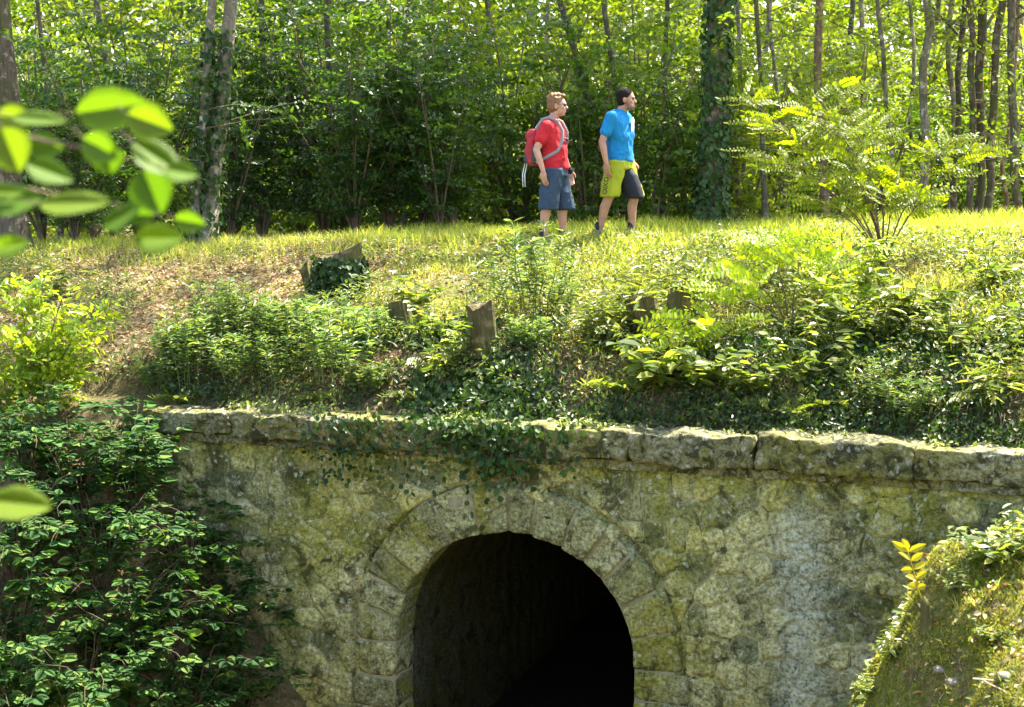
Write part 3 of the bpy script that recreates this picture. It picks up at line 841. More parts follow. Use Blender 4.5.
def blades(name, P, Hh, lean, width, mat, r, kind='stuff'):
    n = len(P)
    a = r.random(n) * 2 * pi
    D = np.stack([np.cos(a), np.sin(a), np.zeros(n)], -1); S = np.stack([-np.sin(a), np.cos(a), np.zeros(n)], -1)
    b = r.random(n) * 2 * pi
    S = np.stack([np.cos(b), np.sin(b), np.zeros(n)], -1)
    H = Hh * r.uniform(.5, 1.25, n); ln = (lean * H * r.uniform(.2, 1.3, n))[:, None]; H = H[:, None]
    W = width * r.uniform(.7, 1.3, n)[:, None] / 2
    zz = np.array([0, 0, 1.0])
    m = P + zz * H * .55 + D * ln * .3; tp = P + zz * H + D * ln
    vtx = np.stack([P - S * W, P + S * W, m - S * W * .8, m + S * W * .8, tp], 1).reshape(-1, 3)
    k = np.arange(n)[:, None] * 5
    tri = np.concatenate([k + [0, 1, 3], k + [0, 3, 2], k + [2, 3, 4]], 1).reshape(-1, 3)
    o = mesh_obj(name, vtx, tri, np.full(len(tri), 3), mat)
    if kind: tag(o, kind=kind)
    return o

r = np.random.default_rng(5)
dens = lambda f, a, b: (lambda u, v, x, y, r: r.random(len(u)) < sstep(a, b, fbm(x * f, y * f, 0, 61, 3)))
# crest grass
P, u_, v_ = scatter(52000, (-9.5, 9.0, 3.3, 7.5), r, lambda u, v, x, y, r: r.random(len(u)) < sstep(3.2, 4.2, v) * (.35 + .65 * sstep(-.35, .15, fbm(x * 1.3, y * 1.3, 0, 62, 3))))
blades('grass', P, .17 * (.6 + .6 * (fbm(P[:, 0] * .8, P[:, 1] * .8, 0, 63, 2) * .5 + .5)), .6, .008, M['grass'], r)
# slope grass, sparse
P, u_, v_ = scatter(52000, (-9.5, 8.5, .6, 4.2), r, lambda u, v, x, y, r: r.random(len(u)) < sstep(-.15, .25, fbm(x * 1.1, y * 1.1, 0, 61, 3) - .45 * sstep(-1.6, -3.0, u) * sstep(.8, 1.4, v)))
blades('slope_grass', P, .12, .9, .007, M['grass'], r)
P, u_, v_ = scatter(60000, (-9.5, 8.5, .3, 5.0), r, lambda u, v, x, y, r: r.random(len(u)) < sstep(-.1, .3, fbm(x * .9, y * .9, 0, 61, 3)) * (.35 + .65 * sstep(1.2, 2.6, v)))
blades('dry_grass', P, .14, 1.3, .006, M['grass_dry'], r)
# dead leaves
P, u_, v_ = scatter(44000, (-9, 8.5, .5, 4.8), r, lambda u, v, x, y, r: r.random(len(u)) < np.clip(.25 + .75 * sstep(.2, -.4, fbm(x * .5, y * .5, 0, 21, 2) + np.clip((u + 1.0) * .12, -.6, .6)), 0, 1))
LB = Leaves(); n = len(P)
D = r.normal(size=(n, 3)); D[:, 2] *= .3
LB.add(P + [0, 0, .012] + np.array([0, 0, .02]) * r.random((n, 1)), D, np.array([0, 0, 1]) + r.normal(size=(n, 3)) * .45, .05 * r.uniform(.5, 1.4, n), .032 * r.uniform(.5, 1.4, n))
tag(LB.build('leaf_litter', M['leaf_dead'], fold=.4, curl=.3), kind='stuff')
# low leafy cover
P, u_, v_ = scatter(110000, (-9.5, 8.5, .3, 4.6), r, lambda u, v, x, y, r: r.random(len(u)) < sstep(.5, 1.5, v + .5 * fbm(u * 1.5, v, 0, 77, 2)) * np.clip(.12 + .88 * sstep(-.1, .25, fbm(x * .8, y * .8, 0, 64, 3) + .26 * np.clip(u / 3, -1, 1)), 0, 1))
LB = Leaves(); n = len(P)
D = r.normal(size=(n, 3)); D[:, 2] *= .4
LB.add(P + np.array([0, 0, 1.0]) * (.02 + .10 * r.random((n, 1)) ** 1.5), D, np.array([0, -.15, 1]) + r.normal(size=(n, 3)) * .45, .042 * r.uniform(.5, 1.5, n), .026 * r.uniform(.5, 1.4, n))
tag(LB.build('ground_cover', M['leaf_cover']), kind='stuff')
P, u_, v_ = scatter(70000, (-9.5, 8.5, .4, 3.4), r, lambda u, v, x, y, r: r.random(len(u)) < sstep(.08, .34, fbm(x * 1.4, y * 1.4, 0, 164, 3) + .12 * sstep(2.5, 1.2, v)))
LB = Leaves(); n = len(P)
D = r.normal(size=(n, 3)); D[:, 2] *= .5
LB.add(P + np.array([0, 0, 1.0]) * (.05 + .30 * r.random((n, 1)) * (.5 + fbm(P[:, 0] * 1.4, P[:, 1] * 1.4, 0, 164, 3))[:, None]), D, np.array([0, -.45, 1]) + r.normal(size=(n, 3)) * .45, .058 * r.uniform(.5, 1.5, n), .018 * r.uniform(.5, 1.9, n))
tag(LB.build('weeds', M['leaf_herb']), kind='stuff')
P, u_, v_ = scatter(34000, (-3.6, 6.5, .2, 1.4), r, lambda u, v, x, y, r: r.random(len(u)) < sstep(-.3, .2, fbm(x * 1.7, y * 1.7, 0, 181, 3)))
n = len(P); LB = Leaves()
LB.add(P + np.array([0, 0, 1.0]) * (.02 + .16 * r.random((n, 1)) ** 2), np.array([0, -.3, -.3]) + r.normal(size=(n, 3)) * .7, np.array([-.1, -.8, .7]) + r.normal(size=(n, 3)) * .5, .05 * r.uniform(.4, 1.5, n), .03 * r.uniform(.4, 1.5, n))
tag(LB.build('creeping_plants', M['leaf_dark']), kind='stuff')
P, u_, v_ = scatter(9000, (-3.6, 6, .0, .75), r, lambda u, v, x, y, r: r.random(len(u)) < sstep(-.05, .35, fbm(u * 1.9, v * 0, 0, 171, 3)))
P[:, 2] = np.maximum(P[:, 2], -1.36)
n = len(P); LB = Leaves()
D = np.array([-V[0], -V[1], -.6]) + r.normal(size=(n, 3)) * .6
LB.add(P + np.array([0, 0, 1.0]) * .07 * r.random((n, 1)), D, np.array([0, -.7, .8]) + r.normal(size=(n, 3)) * .5, .05 * r.uniform(.5, 1.6, n), .02 * r.uniform(.5, 1.8, n))
tag(LB.build('overhanging_growth', M['leaf_cover']), kind='stuff')
# moss, grass and litter of the spur at right
cm = lambda u, v, x, y, r: (x > 1.9) & (y < 11.6) & (v < -.05)
def scatter_xy(n, x0, x1, y0, y1):
    x = r.uniform(x0, x1, n); y = r.uniform(y0, y1, n)
    _, v = w2uv(x, y); k = v < -.05; x, y = x[k], y[k]
    return np.stack([x, y, height(x, y)], -1)
P = scatter_xy(120000, 1.5, 3.9, 6.3, 11.3)
blades('moss', P, .020, .9, .006, M['moss'], r)
P = scatter_xy(260000, 1.5, 3.9, 6.3, 11.3)
w_ = fbm(P[:, 0] * 4, P[:, 1] * 4, 0, 191, 3); P = P[r.random(len(P)) < sstep(-.25, .15, w_)]
n = len(P); LB = Leaves(); bump = .07 * np.clip(fbm(P[:, 0] * 4, P[:, 1] * 4, 0, 191, 3) + .1, 0, 1)
LB.add(P + np.array([0, 0, 1.0]) * bump[:, None] * (.4 + .8 * r.random((n, 1))), r.normal(size=(n, 3)) + [0, 0, .4], np.array([0, -.3, 1]) + r.normal(size=(n, 3)) * .8, .020 * r.uniform(.5, 1.4, n), .010 * r.uniform(.6, 1.4, n))
tag(LB.build('moss_cushions', M['moss']), kind='stuff')
P = scatter_xy(3500, 1.5, 3.9, 6.3, 11.3); w_ = fbm(P[:, 0] * 2, P[:, 1] * 2, 0, 66, 2); P = P[w_ > .0]
blades('spur_grass', P, .08, 1.2, .006, M['grass_dry'], r)
P = scatter_xy(2600, 1.5, 3.9, 6.3, 11.3)
n = len(P); LB = Leaves()
LB.add(P + np.array([0, 0, 1.0]) * (.02 + .06 * r.random((n, 1))), r.normal(size=(n, 3)) * [1, 1, .4], np.array([0, -.4, 1]) + r.normal(size=(n, 3)) * .5, .038 * r.uniform(.5, 1.5, n), .024 * r.uniform(.5, 1.3, n))
tag(LB.build('spur_seedlings', M['leaf_herb']), kind='stuff')
P, u_, v_ = scatter(5500, (0.8, 6, -7, 0), r, cm)
LB = Leaves(); n = len(P)
D = r.normal(size=(n, 3)); D[:, 2] *= .3
LB.add(P + [0, 0, .02], D, np.array([0, 0, 1]) + r.normal(size=(n, 3)) * .45, .05 * r.uniform(.4, 1.3, n), .03 * r.uniform(.5, 1.3, n))
tag(LB.build('spur_litter', M['leaf_dead'], fold=.4, curl=.3), kind='stuff')
P, u_, v_ = scatter(3200, (1.5, 6, -2.0, 0), r, lambda *a: cm(*a) & (a[3] > 9.6))
LB = Leaves(); n = len(P)
D = r.normal(size=(n, 3)); D[:, 2] *= .3
LB.add(P + np.array([0, 0, 1.0]) * (.03 + .14 * r.random((n, 1))), D, np.array([0, 0, 1]) + r.normal(size=(n, 3)) * .35, .06 * r.uniform(.5, 1.4, n), .04 * r.uniform(.5, 1.3, n))
tag(LB.build('spur_ground_cover', M['leaf_cover']), kind='stuff')
# hanging roots and dead stems over the coping
T = Mesh()
for k in range(1500):
    u = r.uniform(-3.3, 5.5); v = r.uniform(.25, 1.0)
    x, y = uv2w(u, v); z = hz(x, y) + .03
    ln = r.uniform(.12, .4); n = 5
    dirn = np.array([-V[0], -V[1], 0]) * r.uniform(.3, 1) + np.array([U[0], U[1], 0]) * r.normal() * .5
    t = np.linspace(0, 1, n)[:, None]
    pts = np.array([x, y, z]) + dirn * ln * .6 * t + np.array([0, 0, 1]) * (.06 * t - ln * .9 * t * t) + np.cumsum(r.normal(size=(n, 3)) * .012, 0)
    T.tube(pts, np.linspace(.0045, .0015, n), 4, cap=False)
tag(T.build('hanging_roots', M['root']), kind='stuff')

# ------------------------------------------------------------------ herbs and bushes on the bank
def spurge_mesh(seed, ns=22, H=.45):
    r = np.random.default_rng(seed); T = Mesh(); LB = Leaves()
    for s in range(ns):
        a = r.random() * 2 * pi; q = r.random() ** .5 * .26
        b = np.array([cos(a) * q * .5, sin(a) * q * .5, 0]); e = np.array([cos(a) * q, sin(a) * q, H * r.uniform(.55, 1.1)])
        n = 5; t = np.linspace(0, 1, n)[:, None]
        pts = b + (e - b) * t + r.normal(size=(n, 3)) * .01
        T.tube(pts, np.linspace(.004, .002, n), 5, cap=False)
        m = 44; tt = .25 + .75 * r.random(m) ** .7
        P = b + (e - b) * tt[:, None]; an = np.arange(m) * 2.4 + r.random()
        D = np.stack([np.cos(an), np.sin(an), .15 + .7 * (tt - .3)], -1) + r.normal(size=(m, 3)) * .15
        LB.add(P, D, np.array([0, 0, 1]) + r.normal(size=(m, 3)) * .2, .068 * r.uniform(.6, 1.2, m), .0145 * r.uniform(.7, 1.3, m))
    a, b = T.build('stem', M['greenstem']), LB.build('foliage', M['leaf_spurge'], curl=.25)
    da, db = a.data, b.data; bpy.data.objects.remove(a); bpy.data.objects.remove(b)
    return da, db
def herb_mesh(seed, ns=12, H=.4, L=.085, mat='leaf_herb', asp=.5):
    r = np.random.default_rng(seed); T = Mesh(); LB = Leaves()
    for s in range(ns):
        a = r.random() * 2 * pi; q = r.random() ** .5 * .32
        e = np.array([cos(a) * q, sin(a) * q, H * r.uniform(.4, 1.1)])
        n = 6; t = np.linspace(0, 1, n)[:, None]
        pts = e * np.concatenate([t ** 1.3, t ** 1.3, t ** .8], 1) + r.normal(size=(n, 3)) * .008
        T.tube(pts, np.linspace(.004, .0015, n), 5, cap=False)
        m = 14; tt = r.uniform(.2, 1, m)
        P = np.stack([np.interp(tt, t[:, 0], pts[:, k]) for k in range(3)], -1); an = np.arange(m) * 2.1 + r.random() * 6
        D = np.stack([np.cos(an), np.sin(an), .1 + .2 * r.normal(size=m)], -1)
        LB.add(P, D, np.array([0, 0, 1]) + r.normal(size=(m, 3)) * .3, L * r.uniform(.5, 1.25, m), L * asp * r.uniform(.7, 1.2, m))
    a, b = T.build('stem', M['greenstem']), LB.build('foliage', M[mat], curl=.25)
    da, db = a.data, b.data; bpy.data.objects.remove(a); bpy.data.objects.remove(b)
    return da, db
SPU = [spurge_mesh(300 + i, (22, 12, 30, 18)[i], (.38, .56, .30, .48)[i]) for i in range(4)]
FERN = None
HER = [herb_mesh(320 + i) for i in range(3)] + [herb_mesh(330, 16, .32, .13, 'leaf_herb', .55)] + [herb_mesh(340, 12, .42, .13, 'leaf_cover', .22)]
def clump(label, px, py, kind, var, sc, seed, group):
    p = gp(px, py)
    name = 'spurge' if kind == 's' else 'herb'
    root = thing(name, label, 'plant', p - [0, 0, .03], seed * 2.1, group)
    a, b = (SPU if kind == 's' else HER)[var]
    place_mesh('stem', a, root, sc); place_mesh('foliage', b, root, sc)
GS = 'narrow-leaved spurge clumps along the top of the wall'; GH = 'broad-leaved weeds on the bank'
SP = [
 ('blue-green spurge clump at the left end of the coping', 158, 388, 1.0), ('spurge clump above the wall, second from the left end', 192, 384, 1.0),
 ('tall spurge clump left of the brown earth gap', 178, 358, 1.0), ('spurge clump uphill near the bare brown slope', 212, 345, .9),
 ('large spurge clump in the left thicket above the coping', 238, 378, 1.2), ('spurge clump below the ivy-covered stump, left of the others there', 268, 352, 1.1),
 ('lush spurge clump directly below the upright broken post', 300, 350, 1.2), ('spurge clump hanging close over the coping left of centre', 286, 388, 1.0),
 ('low spurge clump just right of the brown earth gap', 246, 345, .9), ('yellowing spurge clump right of the ivy-covered stump', 352, 345, 1.0),
 ('spurge clump overhanging the coping below the pale short stump', 372, 388, 1.0), ('spurge clump between two dark gaps left of the pale short stump', 338, 380, 1.1),
 ('light spurge clump just left of the pale short stump', 378, 345, .9), ('bright spurge clump right of the tall split stump', 535, 318, 1.1),
 ('low spurge clump beside the foot of the tall split stump', 528, 345, .9), ('spurge clump between the tall split stump and the twin stumps', 558, 322, .9),
 ('small spurge clump right on the coping at right', 905, 418, .7), ('spurge clump on the dark earth left of the small one at right', 870, 408, .7),
]
for i, (l, x, y, s) in enumerate(SP): clump(l, x, y, 's', i % 4, s * (.85, 1.35, 1.1, 1.5, 1.0)[i % 5], i, GS)
HB = [
 ('broad-leaved weed spilling over the earth below the twin stumps', 655, 388, 3, 1.1), ('broad-leaved weed right of the twin stumps, low on the bank', 700, 392, 3, 1.0),
 ('pale narrow-leaved weed left of the twin stumps', 618, 345, 4, 1.1), ('pale narrow-leaved weed uphill of the twin stumps', 636, 318, 4, 1.0),
 ('pale feathery weed between the spurge and the twin stumps', 592, 348, 4, .9), ('sunlit weed above the pale short stump', 415, 312, 0, 1.0),
 ('sunlit weed right of the pale short stump', 432, 345, 1, 1.0), ('shaded weed left of the tall split stump', 448, 375, 2, 1.0),
 ('green weed below the low robinia fronds', 745, 395, 0, 1.0), ('green weed on the dark earth in the right half', 800, 388, 1, 1.1),
 ('leafy weed under the thin-stemmed robinia', 862, 300, 2, 1.2), ('leafy weed mid-slope on the right', 905, 325, 0, 1.2),
 ('leafy weed on the upper slope near the right edge', 985, 290, 1, 1.0), ('leafy weed low on the bank near the right edge', 985, 408, 4, .9),
 ('leafy weed halfway down near the right edge', 950, 360, 2, 1.1), ('weed on the slope left of the thin-stemmed robinia', 820, 330, 1, 1.1),
 ('bushy weed below the thin-stemmed robinia', 880, 345, 0, 1.3), ('weed in the middle of the right-hand slope', 835, 365, 2, 1.1),
 ('weed at the very right edge above the coping', 1015, 350, 0, 1.1), ('weed with yellow leaves high on the left slope', 60, 300, 1, 1.0),
]
for i, (l, x, y, k, s) in enumerate(HB): clump(l, x, y, 'h', k, s * 1.25, i + 40, GH)

def pinnate(LB, T, base, dr, ln, pairs, L, r, asp=.48, droop=.25):
    dr = nrm(dr); n = 8
    t = np.linspace(0, 1, n)[:, None]
    pts = base + dr * ln * t + np.array([0, 0, -1]) * droop * ln * t * t
    T.tube(pts, np.linspace(.0022, .001, n), 4, cap=False)
    tt = np.linspace(.18, .97, pairs)
    P = np.stack([np.interp(tt, t[:, 0], pts[:, k]) for k in range(3)], -1)
    nn = nrm(np.array([0, -.8, .7]) + r.normal(size=3) * .45); sd = nrm(np.cross(dr, nn))
    for s in (-1, 1):
        D = sd * s + dr * .3 + r.normal(size=(pairs, 3)) * .1
        l = L * (1 - .35 * np.abs(tt - .5) * 2) * r.uniform(.85, 1.1, pairs)
        LB.add(P, D, nn + r.normal(size=(pairs, 3)) * .15, l, l * asp)
    LB.add(pts[-1:], dr, nn, L, L * asp)

def fern_mesh(seed, n=11):
    r = np.random.default_rng(seed); T = Mesh(); LB = Leaves()
    for k in range(n):
        a = r.random() * 2 * pi
        pinnate(LB, T, np.zeros(3), np.array([cos(a), sin(a), r.uniform(.5, 1.3)]), r.uniform(.3, .5), 15, .085, r, .22, .5)
    a, b = T.build('stem', M['greenstem']), LB.build('foliage', M['leaf_herb'], curl=.2)
    da, db = a.data, b.data; bpy.data.objects.remove(a); bpy.data.objects.remove(b)
    return da, db
FER = [fern_mesh(360 + i) for i in range(3)]
for i, (l, x, y, s) in enumerate([('fern on the earth between the pale short stump and the tall split stump', 428, 372, .9), ('fern just above the coping left of the yellow-green creeper', 408, 398, .8),
  ('fern below the twin stumps, over the coping', 612, 392, 1.0), ('fern right of the low robinia fronds on the dark earth', 822, 408, .9), ('fern at the far right low on the bank', 1000, 385, 1.0),
  ('fern low on the bank left of the weeds at the right edge', 945, 405, .9), ('fern on the dark earth under the low robinia', 770, 412, .8), ('fern left of centre between the spurge and the coping', 320, 400, .8),
  ('fern at the left end of the coping over the brambles', 175, 402, .8), ('fern high on the bank above the twin stumps', 660, 300, .9)]):
    p = gp(x, y); root = thing('fern', l, 'fern', p - [0, 0, .02], i * 1.1, 'ferns on the bank')
    a, b = FER[i % 3]; place_mesh('stem', a, root, s); place_mesh('foliage', b, root, s)

for i, (l, x, y, k, s) in enumerate([('leafy weed at the top of the mossy spur against the wall', 985, 565, 3, .7), ('pale-leaved weed on the spur at the right edge', 1015, 560, 2, .8), ('small weed on the crest of the spur right of the yellow sprout', 955, 590, 1, .55),
  ('narrow-leaved weed on the left edge of the spur below the stub', 893, 660, 4, .5), ('small weed on the spur low at the left edge', 872, 695, 0, .45), ('low weed in the middle of the spur', 985, 640, 0, .45)]):
    clump(l, x, y, 'h', k, s, i + 70, 'weeds on the mossy spur')

# ivy curtain over the wall head
def ivy_patch(label, spots, n, L=.06, seed=0, name='ivy_plant', cat='ivy', mat='leaf_ivy'):
    r = np.random.default_rng(400 + seed)
    px, py, sx, sy = spots
    c = gp(px, py) if py < 425 else atd(px, py, 12.3)
    root = thing(name, label, cat, c)
    X = px + r.normal(size=n) * sx; Y = py + r.normal(size=n) * sy
    LB = Leaves(); P = []
    for a, b in zip(X, Y):
        d = ray(a, b); t = np.arange(9, 18, .03)
        q = CAM + d * t[:, None]; u, v = w2uv(q[:, 0], q[:, 1])
        hit = (v > -.1) & ((q[:, 2] < height(q[:, 0], q[:, 1])) | ((q[:, 2] < -1.6) & (v > 0)) | ((q[:, 2] < -1.33) & (v > -.14)))
        i = np.argmax(hit)
        P.append(q[i] - d / np.linalg.norm(d) * (.03 + .12 * r.random() ** 2))
    P = np.array(P) - c; m = len(P)
    D = np.array([0, -.2, -.8]) + r.normal(size=(m, 3)) * .6
    LB.add(P, D, np.array([-.2, -.8, .6]) + r.normal(size=(m, 3)) * .45, L * r.uniform(.45, 1.3, m), L * .9 * r.uniform(.6, 1.2, m))
    LB.build('foliage', M[mat], root, wide=.3)
    T = Mesh()
    for k in range(10):
        i, j = r.integers(0, m, 2)
        if np.linalg.norm(P[i] - P[j]) < .7:
            T.tube(polyline(P[i], P[j], 6, .012, r), .004, 5, cap=False)
    if T.v: T.build('stem', M['twig'], root)
ivy_patch('dark ivy hanging below the tall split stump over the coping', (490, 400, 40, 36), 2000, .06, 1)
ivy_patch('small bright ivy tuft on the wall just above the arch', (497, 462, 12, 9), 110, .055, 2, mat='leaf_bramble')
ivy_patch('dark ivy on the coping left of centre', (345, 438, 26, 20), 420, .05, 3)
ivy_patch('ivy on the bank left of the tall split stump', (435, 390, 20, 28), 600, .055, 4)
ivy_patch('ivy climbing the left side of the tall split stump', (470, 340, 9, 18), 260, .05, 6)
ivy_patch('yellow-green leafy creeper right of the tall split stump foot', (490, 362, 14, 14), 160, .06, 5, mat='leaf_herb')

# ------------------------------------------------------------------ stumps
def stump(label, px, py, hpx, wpx, seed, lean=(0, 0), tilt=.25, ivy=False, name='tree_stump', split=False):
    r = np.random.default_rng(500 + seed)
    p = gp(px, py); d = p[1]
    H = hpx * d / F; R = wpx * d / F / 2
    root = thing(name, label, 'tree stump', p - [0, 0, .08])
    ns, nh = 44, 18
    zz = np.linspace(0, 1, nh); a = np.arange(ns) * 2 * pi / ns
    AA, ZZ = np.meshgrid(a, zz)
    rr_ = R * (1 + .35 * np.exp(-ZZ * 6)) * (1 + .06 * np.sin(AA * 13 + seed * 2 + 3 * ZZ) + .12 * np.sin(AA * 5 + seed) * (1 - .5 * ZZ)) * (1 + .12 * fbm(np.cos(AA) * 2, np.sin(AA) * 2, ZZ * 1.5, seed, 3))
    X = rr_ * np.cos(AA) + lean[0] * ZZ; Y = rr_ * np.sin(AA) + lean[1] * ZZ
    Z = ZZ * (H + .08)
    top = (ZZ ** 6) * (Y * tilt * 1.0 + (X * .32 if split else 0) + (.08 * fbm(X * 14, Y * 14, 0, seed, 3) if split else 0))
    Z = Z + top
    v = np.stack([X, Y, Z], -1).reshape(-1, 3)
    i = np.arange(nh - 1)[:, None] * ns; j = np.arange(ns)[None]; j2 = (j + 1) % ns
    f = np.stack([i + j, i + j2, i + ns + j2, i + ns + j], -1).reshape(-1, 4)
    mesh_obj('bark', v, f, np.full(len(f), 4), M['stump'], root, True)
    rim = v[-ns:]; c = rim.mean(0)
    m2 = np.concatenate([c + (rim - c) * .985 + [0, 0, .004], c + (rim - c) * .5 + [0, 0, .002], [c]])
    f2 = [[k, (k + 1) % ns, ns + (k + 1) % ns, ns + k] for k in range(ns)]; f3 = [[ns + k, ns + (k + 1) % ns, 2 * ns] for k in range(ns)]
    mesh_obj('cut_face', m2, np.concatenate([np.array(f2).ravel(), np.array(f3).ravel()]), np.r_[np.full(ns, 4), np.full(ns, 3)], M['stump' if ivy or split else 'cutwood'], root, False)
    if ivy:
        LB = Leaves(); n = 2600
        a = r.random(n) * 2 * pi; h = r.random(n) ** .8 * H * 1.05
        o = np.stack([np.cos(a), np.sin(a), np.zeros(n)], -1)
        keepm = (o[:, 0] < 2)
        o, h, n = o[keepm], h[keepm], int(keepm.sum())
        P = o * (R * (1.05 + .35 * (1 - h / H)) * np.where(r.random(n) < .2, r.random(n), 1))[:, None] + np.array([0, 0, 1]) * h[:, None] + r.normal(size=(n, 3)) * .03
        LB.add(P, r.normal(size=(n, 3)) * .5 + [0, 0, -.7], o + [0, 0, .6] + r.normal(size=(n, 3)) * .35, .065 * r.uniform(.6, 1.3, n), .055 * r.uniform(.6, 1.2, n))
        LB.build('ivy', M['leaf_ivy'], root)
stump('wide old stump almost covered in dark ivy on the upper left bank', 340, 294, 40, 42, 1, tilt=.0, ivy=True, split=True)
stump('short pale cut stump above the coping left of centre', 405, 330, 24, 20, 3, lean=(-.06, 0), tilt=-.5)
stump('tall split mossy stump standing at the edge above the arch', 484, 354, 53, 27, 4, lean=(-.03, -.05), tilt=.2, split=True)
stump('left one of the twin stumps, pale cut top', 652, 336, 34, 30, 5, lean=(-.10, -.05), tilt=-.30)
stump('right one of the twin stumps, taller and darker', 684, 335, 46, 34, 6, lean=(.02, 0), tilt=-.25)
# broken post
p = gp(313, 296)
root = thing('broken_post', 'narrow brown broken wooden post leaning left beside the ivy-covered stump', 'wooden post', p - [0, 0, .05])
bm = bmesh.new(); bmesh.ops.create_cube(bm, size=1); bmesh.ops.subdivide_edges(bm, edges=bm.edges, cuts=5, use_grid_fill=True)
for v in bm.verts:
    z = v.co.z + .5
    n = fbm(np.array([v.co.x * 3]), np.array([v.co.y * 3]), np.array([z * 3]), 5, 3)[0]
    v.co = Vector((v.co.x * .09 * (1 + .4 * n) - .10 * z, v.co.y * .07 * (1 + .4 * n), z * .36 + (.06 * v.co.x * 2 if z > .9 else 0)))
bm_obj('post', bm, M['stump'], root)
# stones
M['rock'] = simple('limestone_rock', (.17, .15, .115), .95, 1, 30, .5, 14)
def rock(label, px, py, w, seed):
    p = gp(px, py)
    bm = bmesh.new(); bmesh.ops.create_icosphere(bm, subdivisions=4, radius=1)
    c = np.array([v.co for v in bm.verts]); n = fbm(c[:, 0] * 1.3 + seed, c[:, 1] * 1.3, c[:, 2] * 1.3, seed, 4)
    s = w * p[1] / F / 2
    c = c * (1 + .35 * n)[:, None] * np.array([1, .8, .6]) * s
    for v, q in zip(bm.verts, c): v.co = q
    o = bm_obj('rock', bm, M['rock'], None); o.location = p + [0, 0, s * .05]
    tag(o, label, 'rock')
rock('pale round stone beside the tall split stump', 458, 328, 20, 1)
rock('pale angular stone on the upper slope right of the twin stumps', 738, 288, 20, 2)
rock('pale stone lying low on the mossy spur', 953, 684, 17, 3)
rock('brown stone left of the pale one on the mossy spur', 940, 672, 14, 4)
rock('pinkish stone on the mossy spur near the right edge', 1003, 678, 16, 5)

# ------------------------------------------------------------------ pinnate saplings
def robinia(label, bpx, bpy_, tips, ln, L, seed, name='robinia_sapling', per=7, mat='leaf_robinia', d=None, stem_r=.009):
    """tips: pixel ends of stems"""
    r = np.random.default_rng(600 + seed)
    p = gp(bpx, bpy_)
    root = thing(name, label, 'sapling', p - [0, 0, .02])
    T = Mesh(); LB = Leaves()
    for (tx, ty, dd) in tips:
        e = atd(tx, ty, p[1] + dd) - p
        n = 12; t = np.linspace(0, 1, n)[:, None]
        mid = np.array([e[0] * .25, e[1] * .3, e[2] * .65])
        pts = 2 * (1 - t) * t * mid + t * t * e + np.cumsum(r.normal(size=(n, 3)) * .006, 0)
        T.tube(pts, np.linspace(stem_r, .0025, n), 6, cap=False)
        for k in range(per):
            q = r.uniform(.62, 1.0) if k else 1.0
            b = np.array([np.interp(q, t[:, 0], pts[:, j]) for j in range(3)])
            tg = nrm(pts[-1] - pts[-4])
            a = r.random() * 2 * pi
            dr = tg * .5 + np.array([cos(a), .8 * sin(a), r.uniform(-.05, .45)])
            pinnate(LB, T, b, dr, ln * r.uniform(.7, 1.2), 9, L, r)
    T.build('stem', M['twig'], root); LB.build('foliage', M[mat], root, fold=.1, curl=.08)
robinia('tall thin robinia sapling glowing yellow-green on the crest at right', 884, 268,
        [(742, 98, .4), (768, 120, .0), (796, 92, .3), (835, 88, .2), (845, 130, -.2), (872, 118, .3), (790, 165, -.3), (850, 175, .1), (905, 165, .2), (948, 140, .2), (985, 140, .3), (925, 195, -.2), (760, 150, .2), (822, 112, .3), (880, 190, -.2), (815, 195, -.2)], .34, .062, 1, per=17)
robinia('low robinia with bright spreading fronds on the slope in the right half', 790, 330,
        [(690, 318, -.5), (668, 345, -.6), (740, 268, -.2), (800, 248, .2), (855, 252, .2), (720, 290, -.3), (860, 290, -.1), (770, 245, .2), (840, 275, .0)], .44, .074, 2, per=15)
# left sapling with simple leaves
def sapling(label, bpx, bpy_, tips, L, seed, mat, nl=30, stem_r=.01):
    r = np.random.default_rng(700 + seed); p = gp(bpx, bpy_)
    root = thing('sapling', label, 'sapling', p - [0, 0, .03]); T = Mesh(); LB = Leaves()
    for (tx, ty, dd) in tips:
        e = atd(tx, ty, p[1] + dd) - p
        n = 10; t = np.linspace(0, 1, n)[:, None]; mid = np.array([e[0] * .3, e[1] * .3, e[2] * .6])
        pts = 2 * (1 - t) * t * mid + t * t * e + np.cumsum(r.normal(size=(n, 3)) * .008, 0)
        T.tube(pts, np.linspace(stem_r, .003, n), 6, cap=False)
        m = 22; q = r.uniform(.3, 1, m); org = np.stack([np.interp(q, t[:, 0], pts[:, k]) for k in range(3)], -1)
        a = r.random(m) * 2 * pi
        sprays(LB, org, np.stack([np.cos(a), np.sin(a), r.uniform(-.1, .5, m)], -1), r.uniform(.15, .34, m), nl // 4, L, r=r)
    T.build('stem', M['twig'], root); LB.build('foliage', M[mat], root)
sapling('yellow-green sapling on the left slope above the brambles', 42, 420, [(10, 275, 0), (40, 262, .1), (65, 290, -.1), (90, 320, -.2), (20, 330, -.3), (55, 335, .1), (75, 360, -.2), (5, 370, -.2), (100, 300, .1), (30, 300, .2)], .075, 1, 'leaf_sapling', 40)
sapling('small yellow-green bush low at the left edge above the brambles', 8, 430, [(2, 360, 0), (20, 385, .1), (40, 395, -.2), (-20, 340, 0), (60, 400, -.1)], .07, 2, 'leaf_sapling', 30)

